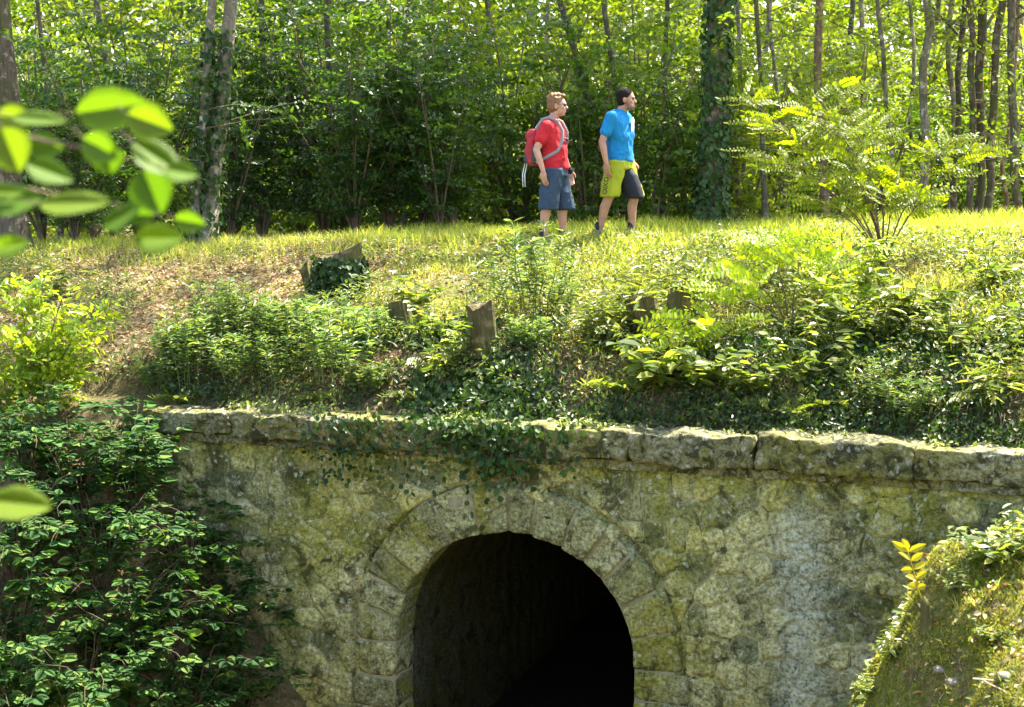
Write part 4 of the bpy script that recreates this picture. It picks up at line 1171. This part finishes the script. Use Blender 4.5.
# ------------------------------------------------------------------ brambles on the left
def bramble_mesh(seed, ns=26, R=.85, H=.95):
    r = np.random.default_rng(seed); T = Mesh(); LB = Leaves()
    for s in range(ns):
        a = r.random() * 2 * pi; q = R * r.uniform(.3, 1.1); hh = H * r.uniform(.5, 1.1)
        n = 12; t = np.linspace(0, 1, n)
        pts = np.stack([cos(a) * q * t, sin(a) * q * t, hh * (1.9 * t - 1.25 * t * t) * 1.3], -1) + np.cumsum(r.normal(size=(n, 3)) * .012, 0)
        T.tube(pts, np.linspace(.006, .002, n), 5, cap=False)
        m = 13; qq = r.uniform(.15, 1, m)
        P = np.stack([np.interp(qq, t, pts[:, k]) for k in range(3)], -1)
        an = a + np.where(np.arange(m) % 2, 1, -1) * r.uniform(.5, 1.5, m)
        pet = np.stack([np.cos(an), np.sin(an), .25 + .3 * r.normal(size=m)], -1)
        C = P + nrm(pet) * .06
        nn = np.array([0, -.5, 1]) + r.normal(size=(m, 3)) * .32
        l = .094 * r.uniform(.45, 1.3, m)
        for da, sc in ((0, 1.0), (1.25, .82), (-1.25, .82)):
            ca, sa = cos(da), sin(da)
            D = np.stack([pet[:, 0] * ca - pet[:, 1] * sa, pet[:, 0] * sa + pet[:, 1] * ca, pet[:, 2] * .4 - .12], -1)
            LB.add(C + nrm(D) * .008, D, nn, l * sc, l * sc * .72)
    a, b = T.build('stem', M['twig']), LB.build('foliage', M['leaf_bramble'], curl=.12, fold=.10, fine=True)
    da, db = a.data, b.data; bpy.data.objects.remove(a); bpy.data.objects.remove(b)
    return da, db
BR = [bramble_mesh(800 + i) for i in range(4)]
BRS = [('bramble bush against the wall end just below the coping', 135, 470, 1.0), ('bramble bush at the left edge in half sun, topmost', 30, 455, 1.0),
 ('bramble bush below the yellow-green sapling', 80, 480, 1.0), ('bramble bush reaching over the wall face, highest of those on it', 185, 560, .95),
 ('bramble bush trailing farthest right across the wall face', 222, 625, .9), ('bramble bush at the left edge behind the single yellow leaf', 15, 545, 1.05),
 ('bramble bush in the middle of the thicket', 100, 560, 1.1), ('bramble bush low in the middle of the thicket', 130, 640, 1.1),
 ('bramble bush at the left edge near the bottom', 20, 640, 1.1), ('bramble bush at the bottom edge below the trailing shoots', 190, 705, 1.0),
 ('bramble bush at the bottom edge left of centre of the thicket', 85, 710, 1.1), ('bramble bush in the bottom left corner', -5, 715, 1.1), ('bramble bush at the foot of the wall face, farthest right at the bottom', 238, 700, .8)]
for i, (l, x, y, s) in enumerate(BRS):
    p = gp(x, y + 40)
    root = thing('bramble', l, 'bramble', p - [0, 0, .05], i * 1.3, 'brambles at the left end of the wall')
    a, b = BR[i % 4]; place_mesh('stem', a, root, s); place_mesh('foliage', b, root, s)

# ------------------------------------------------------------------ foreground hazel (out of focus)
HZ = [(112, 108, 78, 48, -8), (150, 122, 50, 40, 20), (158, 158, 62, 20, 32), (182, 172, 36, 18, 10), (100, 148, 42, 34, 30), (40, 118, 60, 14, 4), (15, 118, 40, 24, 10),
      (10, 150, 50, 46, 70), (45, 146, 40, 28, 5), (75, 202, 76, 20, -2), (50, 172, 52, 26, 20), (15, 200, 60, 26, -5), (5, 192, 40, 20, 0), (152, 192, 50, 46, 70),
      (158, 238, 52, 30, 0), (122, 216, 46, 20, -30), (190, 222, 34, 24, 10), (10, 245, 42, 24, -10), (108, 160, 30, 34, 80), (20, 503, 70, 24, 5), (140, 215, 30, 18, 0)]
hd = 2.1
hroot = thing('hazel_bush', 'out-of-focus hazel twigs with large backlit leaves close at the left edge', 'hazel bush', (-1.25, 2.1, hz(-1.25, 2.1)))
LB = Leaves(); T = Mesh(); hb = np.array(hroot.location)
r = np.random.default_rng(9)
stem_top = atd(-190, 150, hd) - hb
spts = polyline(np.zeros(3), stem_top, 10, .01, r); T.tube(spts, np.linspace(.014, .006, 10), 8)
low = spts[3]
hub1 = atd(20, 135, hd) - hb; hub2 = atd(130, 160, hd) - hb; hub3 = atd(30, 190, hd) - hb
T.tube(polyline(spts[-1], hub1, 8, .004, r), np.linspace(.006, .003, 8), 6); T.tube(polyline(hub1, hub2, 8, .004, r), np.linspace(.003, .0015, 8), 6)
T.tube(polyline(spts[-1], hub3, 8, .004, r), np.linspace(.005, .002, 8), 6); T.tube(polyline(hub3, atd(160, 215, hd) - hb, 8, .004, r), np.linspace(.002, .001, 8), 6)
T.tube(polyline(low, atd(-15, 500, hd) - hb, 8, .004, r), np.linspace(.005, .002, 8), 6)
for (cx, cy, w, h, ang) in HZ:
    dd = hd + r.uniform(-.12, .12); asp_ = r.uniform(.6, .82)
    c = atd(cx, cy, dd) - hb
    a = -radians(ang)
    D = np.array([cos(a), 0, sin(a)]); Lw = w / F * dd * .94
    elev = min(1.0, h / (w * .62))
    # apparent thickness from the tilt of the blade
    N = np.array([0, -elev, math.sqrt(max(0.02, 1 - elev ** 2))]); N = N - D * N.dot(D)
    LB.add(c - D * Lw / 2, D, N, Lw, Lw * asp_ if elev < 1 else h / F * dd)
    T.tube(np.array([c - D * Lw / 2, c - D * Lw * .75 + np.array([0, 0, .006])]), .0012, 5, cap=False)
T.build('stem', M['twig'], hroot); LB.build('foliage', M['leaf_hazel'], hroot, fine=True, fold=.02, curl=.03)

# ------------------------------------------------------------------ small things on the spur
p = gp(928, 625)
root = thing('fern_sprout', 'upright yellow sprout beside a short stub on the mossy spur', 'plant', p)
T = Mesh(); LB = Leaves(); r = np.random.default_rng(12)
tipw = atd(908, 552, p[1]) - p
pts = polyline(np.array([0, 0, 0]), tipw, 9, .004, r); T.tube(pts, np.linspace(.006, .002, 9), 6); T.build('stem', M['leaf_yellow'], root)
for k in range(4, 9):
    for s in (-1, 1):
        LB.add(pts[k], np.array([s * .9, -.2, .5 + .25 * r.normal()]), np.array([.1, -.9, .3]) + r.normal(size=3) * .3, (.025 + .011 * k) * r.uniform(.8, 1.2), .05)
LB.add(pts[-1], np.array([-.4, 0, 1]), np.array([.1, -.9, .2]), .09, .06)
LB.build('foliage', M['leaf_yellow'], root)
p = gp(927, 628)
root = thing('wooden_stub', 'short pointed wooden stub rising from the mossy spur', 'stub', p)
T = Mesh(); T.tube(np.array([[0, 0, -.03], [0, 0, .05], [-.012, 0, .1], [-.02, 0, .16], [-.025, 0, .20]]), [.05, .042, .036, .026, .006], 10)
T.build('stub', M['stump'], root)
p = gp(985, 690)
root = thing('fallen_twig', 'pale forked twig lying on the mossy spur in the lower right corner', 'twig', p + [0, 0, .03])
T = Mesh()
T.tube(polyline(np.array([-.07, 0, .03]), np.array([.2, -.12, .02]), 8, .012, r), np.linspace(.006, .004, 8), 6)
T.tube(polyline(np.array([-.02, -.02, .03]), np.array([.06, -.18, .0]), 6, .01, r), np.linspace(.005, .003, 6), 6)
T.build('twig', M['cutwood'], root)

# ------------------------------------------------------------------ people
def remesh(bm, name, mat, parent, voxel=.008, smooth=4, disp=0, dscale=12):
    me = bpy.data.meshes.new(name + '_raw'); bmesh.ops.recalc_face_normals(bm, faces=bm.faces); bm.to_mesh(me); bm.free()
    o = bpy.data.objects.new(name + '_raw', me); COL.objects.link(o)
    m = o.modifiers.new('r', 'REMESH'); m.mode = 'VOXEL'; m.voxel_size = voxel
    s = o.modifiers.new('s', 'SMOOTH'); s.factor = .5; s.iterations = smooth
    bpy.context.view_layer.update()
    dg = bpy.context.evaluated_depsgraph_get()
    me2 = bpy.data.meshes.new_from_object(o.evaluated_get(dg)); me2.name = name
    bpy.data.objects.remove(o); bpy.data.meshes.remove(me)
    if disp:
        n = len(me2.vertices); co = np.empty(n * 3, np.float32); me2.vertices.foreach_get('co', co); co = co.reshape(-1, 3)
        no = np.empty(n * 3, np.float32); me2.vertices.foreach_get('normal', no); no = no.reshape(-1, 3)
        w = fbm(co[:, 0] * dscale, co[:, 1] * dscale, co[:, 2] * dscale * .6, 17, 3)
        w = 1 - 2 * np.abs(w) ** .7
        co = co + no * (disp * w)[:, None]; me2.vertices.foreach_set('co', co.astype(np.float32).ravel())
    me2.materials.clear(); me2.materials.append(mat)
    me2.polygons.foreach_set('use_smooth', np.ones(len(me2.polygons), bool)); me2.update()
    ob = bpy.data.objects.new(name, me2); COL.objects.link(ob); ob.parent = parent
    return ob

def ball(bm, c, rad, seg=20, rot=None):
    mat = Matrix.Translation(Vector([float(q) for q in c]))
    if rot is not None: mat = mat @ rot
    mat = mat @ Matrix.Diagonal((*[float(q) for q in (rad if not np.isscalar(rad) else (rad,) * 3)], 1))
    bmesh.ops.create_uvsphere(bm, u_segments=seg, v_segments=seg // 2 + 2, radius=1, matrix=mat)

def limb(bm, pts, rads, seg=16):
    """tapered chain with ball joints (one overlapping shell, remeshed to a single surface)"""
    for (a, b, ra, rb) in zip(pts[:-1], pts[1:], rads[:-1], rads[1:]):
        a = Vector(a); b = Vector(b); d = b - a
        q = d.to_track_quat('Z', 'Y').to_matrix().to_4x4()
        mt = Matrix.Translation((a + b) / 2) @ q
        bmesh.ops.create_cone(bm, cap_ends=True, segments=seg, radius1=ra, radius2=rb, depth=d.length, matrix=mt)
    for p_, r_ in zip(pts, rads): ball(bm, p_, r_, seg)

def loft(bm, secs, seg=28):
    """secs: (cx, cy, z, rx, ry)"""
    rings = []
    for (cx, cy, z, rx, ry) in secs:
        rings.append([bm.verts.new((cx + rx * cos(2 * pi * k / seg), cy + ry * sin(2 * pi * k / seg), z)) for k in range(seg)])
    for a, b in zip(rings[:-1], rings[1:]):
        for k in range(seg): bm.faces.new((a[k], a[(k + 1) % seg], b[(k + 1) % seg], b[k]))
    bm.faces.new(rings[0][::-1]); bm.faces.new(rings[-1])

def hand(bm, w, dirn, palm_n, r=None):
    """wrist point, direction down the hand, direction the palm faces"""
    d = Vector(dirn).normalized(); pn = Vector(palm_n).normalized(); sd = d.cross(pn).normalized()
    w = Vector(w)
    rot = Matrix((sd, d, pn)).transposed().to_4x4()
    ball(bm, w + d * .045, (.038, .052, .017), 14, rot)
    for k, (off, ln) in enumerate([(-.028, .072), (-.010, .082), (.010, .078), (.027, .062)]):
        a = w + d * .08 + sd * off
        b = a + d * ln * .5 + pn * .010; c = b + d * ln * .35 + pn * .022; e = c + d * ln * .15 + pn * .02
        limb(bm, [a, b, c, e], [.0095, .009, .0085, .0075], 8)
    a = w + d * .02 - sd * .03; b = a - sd * .022 + d * .03 + pn * .012; c = b + d * .03 + pn * .01
    limb(bm, [a, b, c], [.012, .0105, .009], 8)

def head(bm, c, yaw=0):
    R = Matrix.Rotation(yaw, 4, 'Z')
    c = Vector(c)
    def at(x, y, z): return c + R @ Vector((x, y, z))
    ball(bm, at(-.008, 0, .03), (.095, .075, .092), 24, R)
    ball(bm, at(.028, 0, -.035), (.062, .058, .078), 20, R)
    ball(bm, at(.055, 0, -.088), (.028, .03, .024), 14, R)       # chin
    limb(bm, [at(.082, 0, .015), at(.104, 0, -.022)], [.009, .015], 10)   # nose
    ball(bm, at(.098, 0, -.025), (.014, .019, .011), 10, R)
    ball(bm, at(.082, 0, .03), (.016, .05, .010), 12, R)          # brow
    ball(bm, at(.080, 0, -.055), (.017, .026, .008), 10, R); ball(bm, at(.078, 0, -.066), (.016, .023, .008), 10, R)  # lips
    for s in (-1, 1):
        ball(bm, at(-.012, s * .076, -.005), (.02, .010, .033), 12, R)   # ear
        ball(bm, at(.055, s * .045, -.015), (.022, .02, .022), 12, R)    # cheek
    return at, R

def seated_eyes(at, parent):
    for s in (-1, 1):
        bm = bmesh.new(); ball(bm, at(.080, s * .031, .010), .0115, 12); bm_obj('eye', bm, M['eye'], parent)

def skinmat(name, col):
    m, nt = newmat(name)
    tc = nd(nt, 'ShaderNodeTexCoord')
    c = ramp(nt, [(.3, tuple(q * .85 for q in col)), (.7, tuple(q * 1.1 for q in col))], noise_tex(nt, 18, 4, .6, tc.outputs['Object']))
    p = nd(nt, 'ShaderNodeBsdfPrincipled'); p.inputs['Roughness'].default_value = .5
    p.inputs['Subsurface Weight'].default_value = .08; p.inputs['Subsurface Radius'].default_value = (.02, .008, .004)
    nt.links.new(c, p.inputs['Base Color'])
    out = nd(nt, 'ShaderNodeOutputMaterial'); nt.links.new(p.outputs[0], out.inputs[0])
    return m
M['skin_a'] = skinmat('fair_skin', (.52, .27, .18)); M['skin_b'] = skinmat('tanned_skin', (.42, .21, .13))
M['eye'] = simple('eye', (.05, .04, .035), .2)
M['red'] = simple('red_jersey', (.50, .018, .028), .85, .35, 220, .22, 9)
M['blue'] = simple('blue_jersey', (.008, .19, .42), .85, .35, 220, .2, 9)
M['denim'] = simple('denim', (.04, .066, .105), .85, .4, 400, .25, 20)
M['lime'] = simple('lime_cloth', (.33, .36, .018), .75, .25, 300, .12)
M['black'] = simple('black_cloth', (.012, .013, .02), .7)
M['hair_a'] = simple('sandy_hair', (.22, .11, .05), .55, .6, 120, .4, 60)
M['hair_b'] = simple('dark_hair', (.016, .012, .010), .85, .6, 150, .4, 60, spec=.1)
M['strap'] = simple('pale_webbing', (.26, .24, .23), .7, .3, 200)
M['shoe'] = simple('grey_shoe', (.16, .15, .14), .7); M['sock'] = simple('dark_sock', (.02, .022, .03), .8)
M['sole'] = simple('shoe_sole', (.3, .3, .28), .8)
M['white'] = simple('matte_white', (.75, .78, .8), .7)
M['pack'] = simple('red_nylon', (.42, .025, .035), .55, .3, 200); M['packgrey'] = simple('grey_nylon', (.06, .055, .06), .6, .3, 200)
M['glass'] = simple('spectacle_frame', (.05, .05, .055), .35)

def shoe(bm, an, toe=1.0):
    x, y, z = an
    loft(bm, [(x + .045, y, z - .085, .135, .046), (x + .045, y, z - .06, .138, .047), (x + .03, y, z - .03, .115, .044), (x - .005, y, z, .07, .042), (x - .01, y, z + .03, .055, .042)], 20)

def person(label, loc, rz, cfg):
    root = thing('person', label, 'person', loc, rz)
    J = cfg['J']; g = cfg.get('girth', 1.0)
    bm = bmesh.new()
    hx, hy, hzz = J['pelvis']
    sx = J['chest'][0]; sz = J['chest'][2]
    # trunk
    loft(bm, [(hx, 0, hzz - .10, .10, .13), (hx, 0, hzz, .12 * g, .165), (hx + .01, 0, hzz + .13, .11 * g, .145), (sx + .01, 0, sz - .12, .12, .165), (sx, 0, sz, .115, .18), (sx - .005, 0, sz + .08, .08, .13), (sx, 0, sz + .11, .055, .07)])
    limb(bm, [(sx, 0, sz + .07), J['neck'], tuple(np.array(J['head']) - [.012, 0, .04])], [.062, .055, .052])
    at, R = head(bm, J['head'], cfg.get('yaw', 0))
    for s in ('r', 'l'):
        limb(bm, [J['hip' + s], tuple((np.array(J['hip' + s]) * .5 + np.array(J['knee' + s]) * .5)), J['knee' + s]], [.088, .074, .055])
        k = np.array(J['knee' + s]); a = np.array(J['ankle' + s])
        limb(bm, [tuple(k), tuple(k * .68 + a * .32 + [-.018, 0, 0]), tuple(k * .3 + a * .7), tuple(a)], [.053, .056, .040, .034])
        limb(bm, [tuple(a), tuple(a + [.09, 0, -.05])], [.036, .028])
        S = np.array(J['sh' + s]); E = np.array(J['el' + s]); W = np.array(J['wr' + s]); S = S + [0, -.025 * np.sign(S[1]), -.03]
        limb(bm, [tuple(S), tuple(S * .55 + E * .45), tuple(E)], [.050, .046, .039])
        limb(bm, [tuple(E), tuple(E * .7 + W * .3), tuple(W)], [.039, .040, .026])
        hand(bm, W, J['hd' + s], (.25, 1 if s == 'r' else -1, 0))
    remesh(bm, 'body', cfg['skin'], root, .0065, 3)
    seated_eyes(at, root)
    # shirt
    bm = bmesh.new(); hem = cfg['hem']
    loft(bm, [(hx - .005, 0, hem, .150 * g, .192), (hx + .0, 0, hem + .10, .146 * g, .185), (hx + .012, 0, hzz + .17, .138 * g, .17), (sx + .016, 0, sz - .12, .145, .186), (sx + .004, 0, sz, .137, .196), (sx - .004, 0, sz + .07, .105, .172), (sx - .002, 0, sz + .105, .085, .125), (sx, 0, sz + .14, .066, .078)])
    for s in ('r', 'l'):
        S = np.array(J['sh' + s]); E = np.array(J['el' + s]); q = cfg['sleeve']
        S = S + [0, -.022 * np.sign(S[1]), -.022]
        limb(bm, [tuple(S), tuple(S * .5 + E * .5) if q > .5 else tuple(S * (1 - q * .6) + E * q * .6), tuple(S * (1 - q) + E * q)], [.074, .069, .066])
    remesh(bm, 'shirt', cfg['shirt'], root, .009, 3, .016, 8)
    # shorts
    bm = bmesh.new()
    loft(bm, [(hx, 0, hzz - .12, .135 * g, .18), (hx, 0, hzz - .02, .135 * g, .178), (hx, 0, hzz + .05, .122 * g, .16)])
    for s in ('r', 'l'):
        H = np.array(J['hip' + s]); K = np.array(J['knee' + s]); q = cfg['short_q']
        pts = [H + (K - H) * t for t in np.linspace(0, q, 5)]
        loft(bm, [(p_[0], p_[1], p_[2], cfg['sw'][i], cfg['sw'][i] * .92) for i, p_ in enumerate(pts)][::-1])
    so = remesh(bm, 'shorts', cfg['shorts'], root, .009, 3, .016, 7)
    # shoes
    for s in ('r', 'l'):
        bm = bmesh.new(); shoe(bm, J['ankle' + s]); sh = remesh(bm, 'shoe', M['shoe'], root, .008, 3)
        bm = bmesh.new(); a = J['ankle' + s]
        loft(bm, [(a[0] + .045, a[1], a[2] - .088, .142, .05), (a[0] + .045, a[1], a[2] - .066, .142, .05)], 24); bm_obj('sole', bm, M['sole'], sh)
        bm = bmesh.new(); limb(bm, [(a[0] - .003, a[1], a[2]), (a[0] - .003, a[1], a[2] + .075)], [.041, .043]); bm_obj('sock', bm, M['sock'], root)
    return root, at, R

def haircap(parent, at, R, mat, short, seed):
    bm = bmesh.new()
    if short:
        ball(bm, at(-.019, 0, .047), (.094, .080, .089), 28, R); ball(bm, at(-.04, 0, .0), (.068, .076, .075), 20, R)
    else:
        ball(bm, at(-.026, 0, .050), (.097, .084, .090), 28, R); ball(bm, at(-.045, 0, .005), (.075, .083, .085), 20, R)
        rr = np.random.default_rng(seed)
        for k in range(60):
            a = rr.random() * 2 * pi; e = rr.uniform(.35, 1.4)
            e = max(e, .95) if cos(a) > .4 else e
            q = np.array([cos(a) * cos(e) * .096 - .026, sin(a) * cos(e) * .082, .05 + sin(e) * .088])
            ball(bm, at(*q), rr.uniform(.012, .022), 8)
        for k in range(9): ball(bm, at(.06 + .012 * rr.random(), -.055 + .0137 * k, .108 + .012 * rr.random()), .014, 8)
    # clear the face
    h = remesh(bm, 'hair', mat, parent, .007, 2, .006 if not short else .003, 40)
    return h

# hiker in red
zf = lambda x, y: hz(x, y)
xa, ya = 0.48, 16.9
A_ = dict(J=dict(pelvis=(0, 0, .90), chest=(-.045, 0, 1.27), neck=(-.02, 0, 1.42), head=(.03, 0, 1.555),
     hipr=(0, -.095, .86), hipl=(.0, .095, .86), kneer=(-.05, -.11, .47), kneel=(.085, .10, .47), ankler=(-.115, -.11, .088), anklel=(.07, .10, .088),
     shr=(-.06, -.20, 1.345), elr=(-.155, -.25, 1.07), wrr=(-.075, -.26, .835), hdr=(.12, .05, -1),
     shl=(-.03, .20, 1.345), ell=(.02, .25, 1.06), wrl=(.12, .24, .84), hdl=(.15, -.05, -1)),
     skin=M['skin_a'], shirt=M['red'], shorts=M['denim'], hem=.86, sleeve=.55, short_q=1.14, sw=[.114, .115, .111, .107, .106], yaw=.1, girth=.97)
A_['J'] = {k: tuple(v) for k, v in A_['J'].items()}
ra, at, R = person('man in red T-shirt and long blue-grey shorts wearing a backpack, walking right', (xa, ya, zf(xa, ya)), radians(-14), A_)
haircap(ra, at, R, M['hair_a'], False, 3)
T = Mesh()
for s in (-1, 1):
    an = np.linspace(0, 2 * pi, 14)
    T.tube(np.array([np.array(at(.097 - .008 * abs(sin(0)), s * .034 + .021 * cos(q), .008 + .017 * sin(q))) for q in an]),   .0022, 5, cap=False)
    T.tube(np.array([np.array(at(.0965, s * .054, .010)), np.array(at(.04, s * .082, .012)), np.array(at(-.01, s * .084, .008))]),   .0022, 5)
T.tube(np.array([np.array(at(.097, q, .012)) for q in (-.015, 0, .015)]), .0022, 5)
T.build('spectacles', M['glass'], ra)
bm = bmesh.new(); limb(bm, [(.115, .241, .855), (.122, .24, .835)], [.037, .036]); bm_obj('wristwatch', bm, M['black'], ra)
# backpack
bk = thing('backpack', 'red and grey backpack on the back of the red-shirted hiker', 'backpack', (xa, ya, zf(xa, ya)), radians(-14))
bm = bmesh.new(); loft(bm, [(-.215, 0, .90, .06, .10), (-.235, 0, .93, .085, .125), (-.245, 0, 1.05, .095, .135), (-.235, 0, 1.2, .08, .125), (-.215, 0, 1.28, .05, .09)])
remesh(bm, 'pack_body', M['pack'], bk, .009, 3, .008, 8)
for sg in (-1, 1):
    bm = bmesh.new(); loft(bm, [(-.21, sg * .105, .92, .035, .03), (-.21, sg * .115, .98, .045, .035), (-.21, sg * .112, 1.08, .04, .03), (-.21, sg * .10, 1.13, .025, .025)])
    remesh(bm, 'side_panel', M['packgrey'], bk, .008, 3, .005, 8)
bm = bmesh.new(); loft(bm, [(-.29, 0, .91, .045, .085), (-.30, 0, .96, .055, .10), (-.295, 0, 1.04, .05, .10), (-.28, 0, 1.10, .035, .075)])
remesh(bm, 'front_pocket', M['packgrey'], bk, .009, 3, .004, 8)
bm = bmesh.new(); loft(bm, [(-.242, 0, 1.19, .088, .12), (-.242, 0, 1.25, .092, .125), (-.225, 0, 1.30, .065, .10)])
remesh(bm, 'lid', M['pack'], bk, .009, 3, .004, 8)
for s in (-1, 1):
    T = Mesh()
    pts = np.array([(-.19, s * .10, 1.30), (-.12, s * .115, 1.405), (-.04, s * .125, 1.428), (.05, s * .125, 1.385), (.107, s * .12, 1.28), (.11, s * .135, 1.17), (.07, s * .165, 1.06), (-.05, s * .192, .99), (-.18, s * .15, .93)])
    T.tube(pts, .019, 8, flat=.5); T.build('strap', M['strap'], bk)
T = Mesh(); T.tube(np.array([(.115, -.12, 1.2), (.145, 0, 1.19), (.115, .12, 1.2)]), .011, 6); T.build('chest_strap', M['packgrey'], bk)
T = Mesh()
for dx in (0, .025): T.tube(np.array([(-.30 - dx, -.09, .92), (-.32 - dx, -.11, .8), (-.315 - dx, -.11, .66)]), .006, 5)
T.build('dangling_strap', M['white'], bk)

# hiker in blue
xb_, yb_ = 1.20, 16.9
B_ = dict(J=dict(pelvis=(0, 0, .91), chest=(-.01, 0, 1.29), neck=(.02, 0, 1.42), head=(.075, 0, 1.545),
     hipr=(-.01, -.095, .87), hipl=(.01, .095, .87), kneer=(-.075, -.11, .49), kneel=(.15, .10, .49), ankler=(-.20, -.11, .088), anklel=(.115, .10, .088),
     shr=(-.04, -.205, 1.365), elr=(-.12, -.25, 1.085), wrr=(-.065, -.265, .845), hdr=(.12, .05, -1),
     shl=(.01, .20, 1.365), ell=(-.02, .25, 1.09), wrl=(.08, .25, .86), hdl=(.15, -.05, -1)),
     skin=M['skin_b'], shirt=M['blue'], shorts=M['lime'], hem=.87, sleeve=.6, short_q=1.02, sw=[.116, .117, .111, .106, .106], yaw=.2, girth=1.02)
rb, at2, R2 = person('man in blue T-shirt and lime green shorts with dark short hair, walking right', (xb_, yb_, zf(xb_, yb_)), radians(-22), B_)
haircap(rb, at2, R2, M['hair_b'], True, 4)
bm = bmesh.new(); ball(bm, at2(.045, 0, -.075), (.052, .058, .042), 16, R2); ball(bm, at2(.02, 0, -.04), (.04, .0645, .05), 16, R2)
M['stubble'] = simple('beard_stubble', (.22, .12, .08), .7)
remesh(bm, 'beard', M['stubble'], rb, .006, 2)
# black gusset on the inside of the shorts
bm = bmesh.new(); loft(bm, [(.155, .075, .46, .115, .105), (.115, .065, .58, .125, .11), (.065, .05, .72, .125, .10), (.03, .03, .80, .09, .09)])
remesh(bm, 'short_panel', M['black'], rb, .009, 3, .004, 8)
# white patch on the chest
bm = bmesh.new()
def chest(y, z): return Vector((.157 - 1.6 * y * y, y, z))
bm.faces.new([bm.verts.new(chest(y, z)) for y, z in ((-.06, 1.33), (-.005, 1.36), (.05, 1.33), (.045, 1.2), (-.01, 1.14), (-.055, 1.22))])
bm_obj('chest_patch', bm, M['white'], rb, False)
# vertical dark lettering blocks on the near leg of the shorts
fc = bpy.data.curves.new('logo', 'FONT'); fc.body = 'OIXO'; fc.size = .075; fc.extrude = .003; fc.align_x = 'CENTER'; fc.align_y = 'CENTER'
fo = bpy.data.objects.new('logo_raw', fc); COL.objects.link(fo); bpy.context.view_layer.update()
lm = bpy.data.meshes.new_from_object(fo.evaluated_get(bpy.context.evaluated_depsgraph_get())); bpy.data.objects.remove(fo)
lm.materials.append(M['black'])
lo = bpy.data.objects.new('leg_lettering', lm); COL.objects.link(lo); lo.parent = rb
lo.location = (-.075, -.252, .60); lo.rotation_euler = (radians(90), radians(-83), 0)

# ------------------------------------------------------------------ light, sky, camera
SUN_EL, SUN_AZ = 60, 50     # azimuth from +Y towards +X
w = bpy.data.worlds.new('World'); scene.world = w; w.use_nodes = True
nt = w.node_tree; nt.nodes.clear()
sky = nt.nodes.new('ShaderNodeTexSky'); sky.sky_type = 'NISHITA'; sky.sun_disc = False
sky.sun_elevation = radians(SUN_EL); sky.sun_rotation = radians(SUN_AZ); sky.air_density = 1.0; sky.dust_density = 3.0; sky.ozone_density = 0.3
bg = nt.nodes.new('ShaderNodeBackground'); bg.inputs[1].default_value = .135
wo = nt.nodes.new('ShaderNodeOutputWorld'); nt.links.new(sky.outputs[0], bg.inputs[0]); nt.links.new(bg.outputs[0], wo.inputs[0])
sl = bpy.data.lights.new('sun', 'SUN'); sl.energy = 5.0; sl.angle = radians(.5); sl.color = (1, .94, .82)
so = bpy.data.objects.new('sun', sl); COL.objects.link(so)
S = Vector((cos(radians(SUN_EL)) * sin(radians(SUN_AZ)), cos(radians(SUN_EL)) * cos(radians(SUN_AZ)), sin(radians(SUN_EL))))
so.rotation_euler = S.to_track_quat('Z', 'Y').to_euler(); so.location = (10, 10, 30)

cd = bpy.data.cameras.new('camera'); co = bpy.data.objects.new('camera', cd); COL.objects.link(co)
co.location = (0, 0, CAMZ); co.rotation_euler = (pi / 2 - PITCH, 0, 0)
cd.sensor_width = 36; cd.lens = F / 1024 * 36; cd.clip_end = 2000; cd.clip_start = .05
cd.dof.use_dof = True; cd.dof.focus_distance = 14.5; cd.dof.aperture_fstop = 4.2
scene.camera = co
vs = scene.view_settings; vs.view_transform = 'Standard'; vs.look = 'None'; vs.exposure = 2.4; vs.gamma = 1.0; vs.use_curve_mapping = False
cy = scene.cycles
cy.max_bounces = 7; cy.diffuse_bounces = 4; cy.glossy_bounces = 2; cy.transmission_bounces = 5; cy.transparent_max_bounces = 4
cy.use_denoising = True; cy.sample_clamp_indirect = 6
cy.use_adaptive_sampling = True; cy.adaptive_threshold = .02
